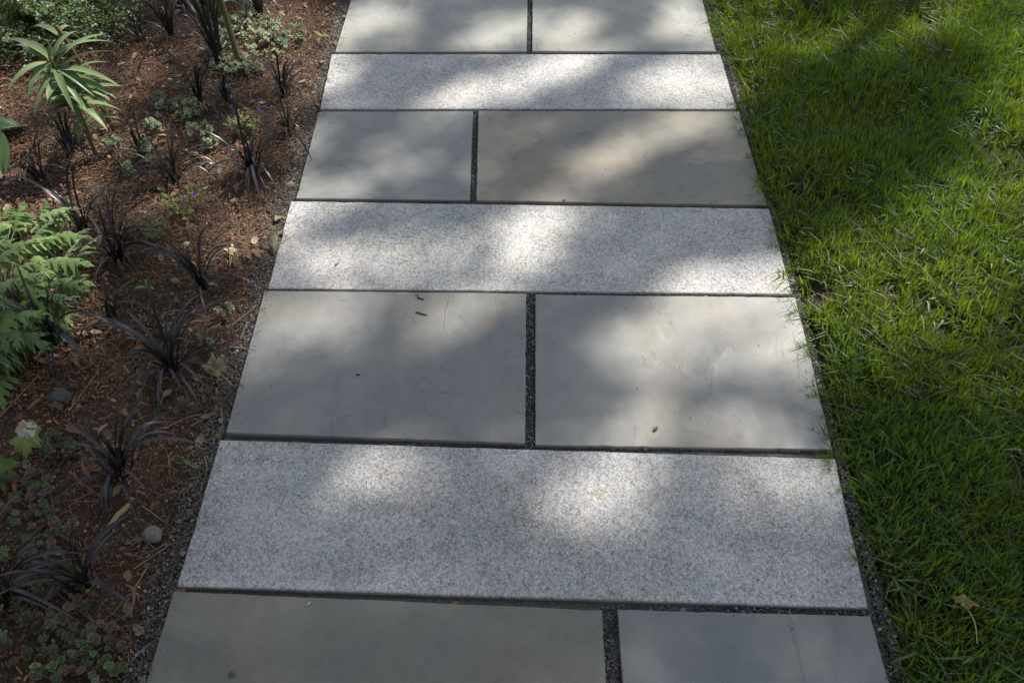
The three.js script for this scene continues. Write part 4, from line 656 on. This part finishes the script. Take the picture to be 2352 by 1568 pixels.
// ------------------------------------------------------------------ fallen leaves
function maple(size, curl, s, folds = 0, soft = 0) {               // five-lobed outline as a bent sheet, radial fan with rings
  const key = [[0, 1.0], [0.14, 0.72], [0.25, 0.80], [0.38, 0.52], [0.62, 0.74], [0.80, 0.98], [0.92, 0.70], [1.12, 0.66], [1.40, 0.48], [1.72, 0.62], [1.95, 0.72], [2.1, 0.5], [2.6, 0.38], [3.0, 0.16]];
  key.forEach((k) => { k[1] += (0.72 - 0.1 * k[0] - k[1]) * soft; });
  const out = [...key.map(([a, r]) => [a, r]), ...key.slice(1).reverse().map(([a, r]) => [-a, r])];
  const pos = [0, 0, 0], idx = [], col = [1, 1, 1], rings = 4, n = out.length;
  for (let k = 1; k <= rings; k++) for (const [a, r] of out) { const q = r * size * k / rings * (0.93 + 0.14 * hash(Math.round(a * 10), k, s)), x = Math.sin(a) * q, z = Math.cos(a) * q; let y = curl * (Math.sin(x / size * 2.6 + s) * 0.32 + Math.cos(z / size * 3.1 + s * 2) * 0.25 - 0.25) * size * (k / rings) + folds * Math.abs(x) * 0.9 + 0.03 * size * Math.cos(a * 5) * k / rings; pos.push(x, y, z); const b = sstep(0.5, 0.8, vnoise(x / size * 3 + s, z / size * 3, s) + (k === rings ? 0.25 : 0)), v = 0.75 + 0.45 * hash(Math.round(a * 30), k, s + 2); col.push(v * (1 - 0.35 * b), v * (1 - 0.55 * b), v * (1 - 0.7 * b)); }
  for (let j = 0; j < n; j++) { const b = (j + 1) % n; idx.push(0, 1 + j, 1 + b); for (let k = 1; k < rings; k++) { const p = 1 + (k - 1) * n, q = 1 + k * n; idx.push(p + j, q + j, q + b, p + j, q + b, p + b); } }
  return raw(pos, idx, null, col);
}
function fallen(label, px, size, turn, c, o = {}) {
  const g0 = P(...px, o.y ?? 0.02), y = o.y ?? bedH(g0.x, g0.z) + 0.012, base = V(g0.x, y, g0.z), t = thing('fallen_leaf', label, 'leaf', base);
  const b = part('leaf_blade', maple(size, o.curl ?? 1, o.s ?? 3, o.fold ?? 0, o.soft ?? 0), leafy(lin(...c), 0.25, 0.1, { vertexColors: true }), t); b.rotation.set(o.tilt ?? 0.1, turn, o.roll ?? 0.1, 'YXZ'); b.position.y = size * (o.up ?? 0.12);
  if (o.stalk) { const e = P(...o.stalk, y + 0.002).sub(base); part('leaf_stalk', tube([V(0, size * (o.up ?? 0.12), 0), e.clone().multiplyScalar(0.5).add(V(0.003, 0.01, 0.002)), e], 0.0013, 0.0011, 10, 5), std(lin(0.32, 0.36, 0.14), 0.6), t); }
  return t;
}
fallen('pale cream folded maple leaf with a long stalk on shaded mulch', c2(1465, 985), 0.038, 2.6, [0.42, 0.44, 0.28], { stalk: c2(1615, 1105), fold: 1.3, curl: 1.2, s: 2, tilt: -0.2, roll: 0.75, soft: 0.2 });
fallen('silvery upturned leaf with a green stalk over a yellow-green leaf', c2(215, 1465), 0.036, 2.9, [0.55, 0.58, 0.55], { stalk: c2(345, 1590), curl: 0.7, s: 5, fold: 0.55, up: 0.5, soft: 0.75 });
fallen('yellow-green maple leaf lying beneath the silvery one', c2(190, 1495), 0.055, 0.4, [0.22, 0.30, 0.07], { curl: 0.5, s: 7 });
fallen('small crumpled whitish leaf on sunlit mulch', c2(1590, 150), 0.028, 1.2, [0.52, 0.48, 0.34], { stalk: c2(1587, 250), curl: 1.5, s: 4, fold: 0.6 });
fallen('grey-green curled leaf leaning on the edge of the middle granite plank', c2(1890, 140), 0.033, 2.2, [0.24, 0.25, 0.17], { stalk: c2(2040, 60), curl: 1.3, s: 6, fold: 0.4, up: 0.3 });
fallen('orange-brown dead leaf under the jagged-leaved plant', c2(150, 770), 0.06, 0.8, [0.30, 0.14, 0.05], { curl: 1.2, s: 8 });
fallen('small dry tan leaf with a straw stalk caught in the lawn', [2212, 1385], 0.026, 1.8, [0.36, 0.30, 0.15], { y: 0.062, stalk: [2246, 1478], curl: 1.5, s: 9, fold: 0.6 });
fallen('dull brown leaf lying beside the bluestone corner on gravelly mulch', c2(1480, 1195), 0.036, 2.0, [0.12, 0.085, 0.06], { curl: 0.7, s: 11 });
fallen('pinkish brown dry leaf next to reddish sedum sprigs', c2(1460, 710), 0.04, 0.3, [0.22, 0.14, 0.10], { curl: 0.9, s: 12 });
fallen('green lobed leaf at the bed rim above the sedum carpet', [8, 1100], 0.05, 1.3, [0.10, 0.17, 0.04], { curl: 0.5, s: 13, up: 0.5 });
fallen('pale beige withered leaf beside the sedum around the bare lily stem', c1(1905, 350), 0.024, 0.2, [0.45, 0.38, 0.24], { curl: 1.4, s: 14, fold: 0.8 });
fallen('olive withered leaf in mulch between two mondo clumps', c1(1180, 400), 0.03, 1.0, [0.22, 0.2, 0.09], { curl: 1.4, s: 15, fold: 0.6 });

// ------------------------------------------------------------------ stones, larger bark pieces, bits on the paving
function cobble(name, label, px, sx, sy, sz, turn, c, s, y0) {
  const g = new THREE.IcosahedronGeometry(1, 4), p = g.attributes.position;
  for (let i = 0; i < p.count; i++) { const v = V().fromBufferAttribute(p, i), k = 0.68 + 0.62 * fbm(v.x * 1.3 + s, v.y * 1.3 + v.z * 1.7 + s, s, 3) + 0.05 * (fbm(v.x * 6 + v.z * 3, v.y * 6, s + 1, 2) - 0.5); v.multiplyScalar(k); p.setXYZ(i, v.x * sx, v.y * sy, v.z * sz); }
  g.computeVertexNormals(); g.rotateY(turn);
  const q = P(...px, 0.02); const y = y0 ?? (q.x < XL ? bedH(q.x, q.z) : lawnH(q.x, q.z));
  const tex = pixels(128, 128, (x, yy) => { const n = 0.8 + 0.4 * fbm(x / 14, yy / 14, s, 4); return c.map((a) => tosrgb(a * n)); }, true);
  return single(name, label, 'stone', g, std(0xffffff, 0.8, { map: tex }), V(q.x, y + sy * 0.45, q.z));
}
cobble('stone', 'smooth taupe stone lying on dark soil beside the lowest granite plank', [347, 1222], 0.021, 0.014, 0.016, -0.5, [0.20, 0.175, 0.15], 3);
cobble('stone', 'dark blue-grey stone half sunk in mulch near a straw stalk', [139, 915], 0.024, 0.014, 0.017, -0.3, [0.07, 0.073, 0.08], 7);
cobble('stone', 'smooth grey-brown stone in the gravel at the lawn edge', [2042, 1400], 0.017, 0.010, 0.012, -1.0, [0.17, 0.155, 0.135], 9);
cobble('stone', 'small rounded tan stone near the wispy mondo grass', c2(1213, 385), 0.011, 0.008, 0.008, 0, [0.26, 0.21, 0.14], 11);
cobble('stone', 'white pebble on sunlit mulch', c2(1287, 122), 0.009, 0.007, 0.008, 0, [0.52, 0.45, 0.36], 13);
cobble('stone', 'tan pebble beside the sparse mondo grass at the bluestone edge', c1(2000, 975), 0.011, 0.007, 0.009, 0.4, [0.24, 0.19, 0.13], 15);
cobble('stone', 'grey pebble at the bed rim below the large arching mondo grass', c1(1995, 1255), 0.013, 0.009, 0.01, 0.4, [0.20, 0.18, 0.15], 17);
cobble('stone', 'grey pebble under the drooping blades of the large mondo grass', c1(1608, 1380), 0.010, 0.009, 0.008, 0.4, [0.22, 0.22, 0.19], 19);
{
  seed = 31337; const gs = [1, 2, 3, 4].map((k) => splinter(200 + k * 5, 0.036, 0.013, 0.0035)), mats = [std(lin(0.17, 0.095, 0.055), 0.85), std(lin(0.12, 0.07, 0.045), 0.85), std(lin(0.22, 0.13, 0.075), 0.85), std(lin(0.09, 0.06, 0.045), 0.85)];
  for (let k = 0; k < 70; k++) { const x = rr(20, 640), y = rr(60, 1500), p = P(x, y, 0.02); if (p.x > XL - 0.03) continue; const m = single('bark_piece', 'larger flat piece of brown bark lying on the mulch', 'bark', gs[k % 4], mats[Math.floor(rnd() * 4)], V(p.x, bedH(p.x, p.z) + 0.009, p.z), 'larger bark pieces on the planting bed'); m.rotation.set(gauss() * 0.2, rnd() * 6.28, gauss() * 0.2, 'YXZ'); m.scale.set(rr(0.6, 1.2), 1, rr(0.6, 1.2)); }
  const one = (label, px, turn, sx, sz, mat, name = 'bark_piece', y) => { const p = P(...px, 0.02), m = single(name, label, 'bark', gs[1], mat, V(p.x, y ?? bedH(p.x, p.z) + 0.012, p.z)); m.rotation.set(0.1, turn, 0.05, 'YXZ'); m.scale.set(sx, 1, sz); };
  one('pale yellow wood splinter lying on dark soil near the taupe stone', c3(810, 435), 1.05, 1.9, 0.8, std(lin(0.36, 0.26, 0.13), 0.8));
  one('flat red-brown bark strip beside the grey-green curled leaf', c2(1770, 180), -0.9, 1.2, 1.1, mats[2]);
  one('brown leaf scrap in the joint under the lowest granite plank', [412, 1350], 0.2, 0.7, 0.8, std(lin(0.26, 0.13, 0.06), 0.8), 'bark_piece', 0.008);
  one('tan leaf scrap in the joint in front of the lowest granite plank', [1570, 1396], 0.1, 0.6, 0.6, std(lin(0.28, 0.22, 0.12), 0.8), 'bark_piece', 0.006);
  one('curled brown scrap in the joint beside the olive bluestone slab', [1040, 1380], 0.2, 0.7, 0.5, std(lin(0.2, 0.15, 0.08), 0.8), 'bark_piece', 0.006);
  const chip = (label, px, turn, l, w, c) => { const p = P(...px), m = single('debris_chip', label, 'debris', gs[2], std(lin(...c), 0.85), V(p.x, TOP + 0.0018, p.z)); m.rotation.set(0, turn, 0); m.scale.set(l / 0.036, 0.55, w / 0.013); };
  chip('short dark bark sliver on bluestone, upper of two', [966, 687], -0.45, 0.019, 0.005, [0.05, 0.04, 0.03]);
  chip('long dark curved bark sliver on bluestone, lower of two', [968, 722], -0.35, 0.032, 0.004, [0.04, 0.038, 0.035]);
  chip('tiny orange-brown scrap above the dark slivers on bluestone', [958, 680], 0, 0.008, 0.004, [0.3, 0.14, 0.05]);
  chip('brown leaf crumb on the right-hand bluestone slab near the lawn', [1506, 985], 0.3, 0.012, 0.010, [0.13, 0.10, 0.05]);
  chip('brown crumb on the olive bluestone slab', [532, 1550], -0.5, 0.012, 0.008, [0.16, 0.10, 0.05]);
  chip('whitish crumb on the olive bluestone slab near the granite', [709, 1388], 0.9, 0.010, 0.004, [0.5, 0.48, 0.44]);
  chip('small dark chip in the middle of the left bluestone slab', [822, 862], 0, 0.010, 0.004, [0.05, 0.045, 0.04]);
  chip('green leaf bit on the sunlit middle granite plank', [774, 607], 0.9, 0.014, 0.006, [0.2, 0.27, 0.12]);
  chip('reddish seed in the joint edge below the tan bluestone slab', [1296, 461], 0.4, 0.010, 0.007, [0.24, 0.13, 0.1]);
  const crumbs = group('paving_crumbs', 'fine dark crumbs of soil scattered on the paving', 'debris'), list = [], cols = [];
  for (let k = 0; k < 420; k++) { const x = rr(XL + 0.01, XR - 0.01), z = rr(-3.1, -0.4); if (!onSlab(x, z, -0.006)) continue; const s = 0.0005 + 0.0013 * rnd() * rnd() * rnd(); list.push(place(x, TOP + 0.0003 + s * 0.4, z, rnd() * 6, rnd() * 6, rnd() * 6, s)); const c = rnd() < 0.15 ? 0.4 : rr(0.02, 0.06); cols.push(lin(c, c * 0.9, c * 0.8)); }
  scatter('soil_crumbs', chunk(77, 1.3, 0.7, 0.9), std(0xffffff, 0.9), list, cols, crumbs);
}

renderer.render(scene, camera);
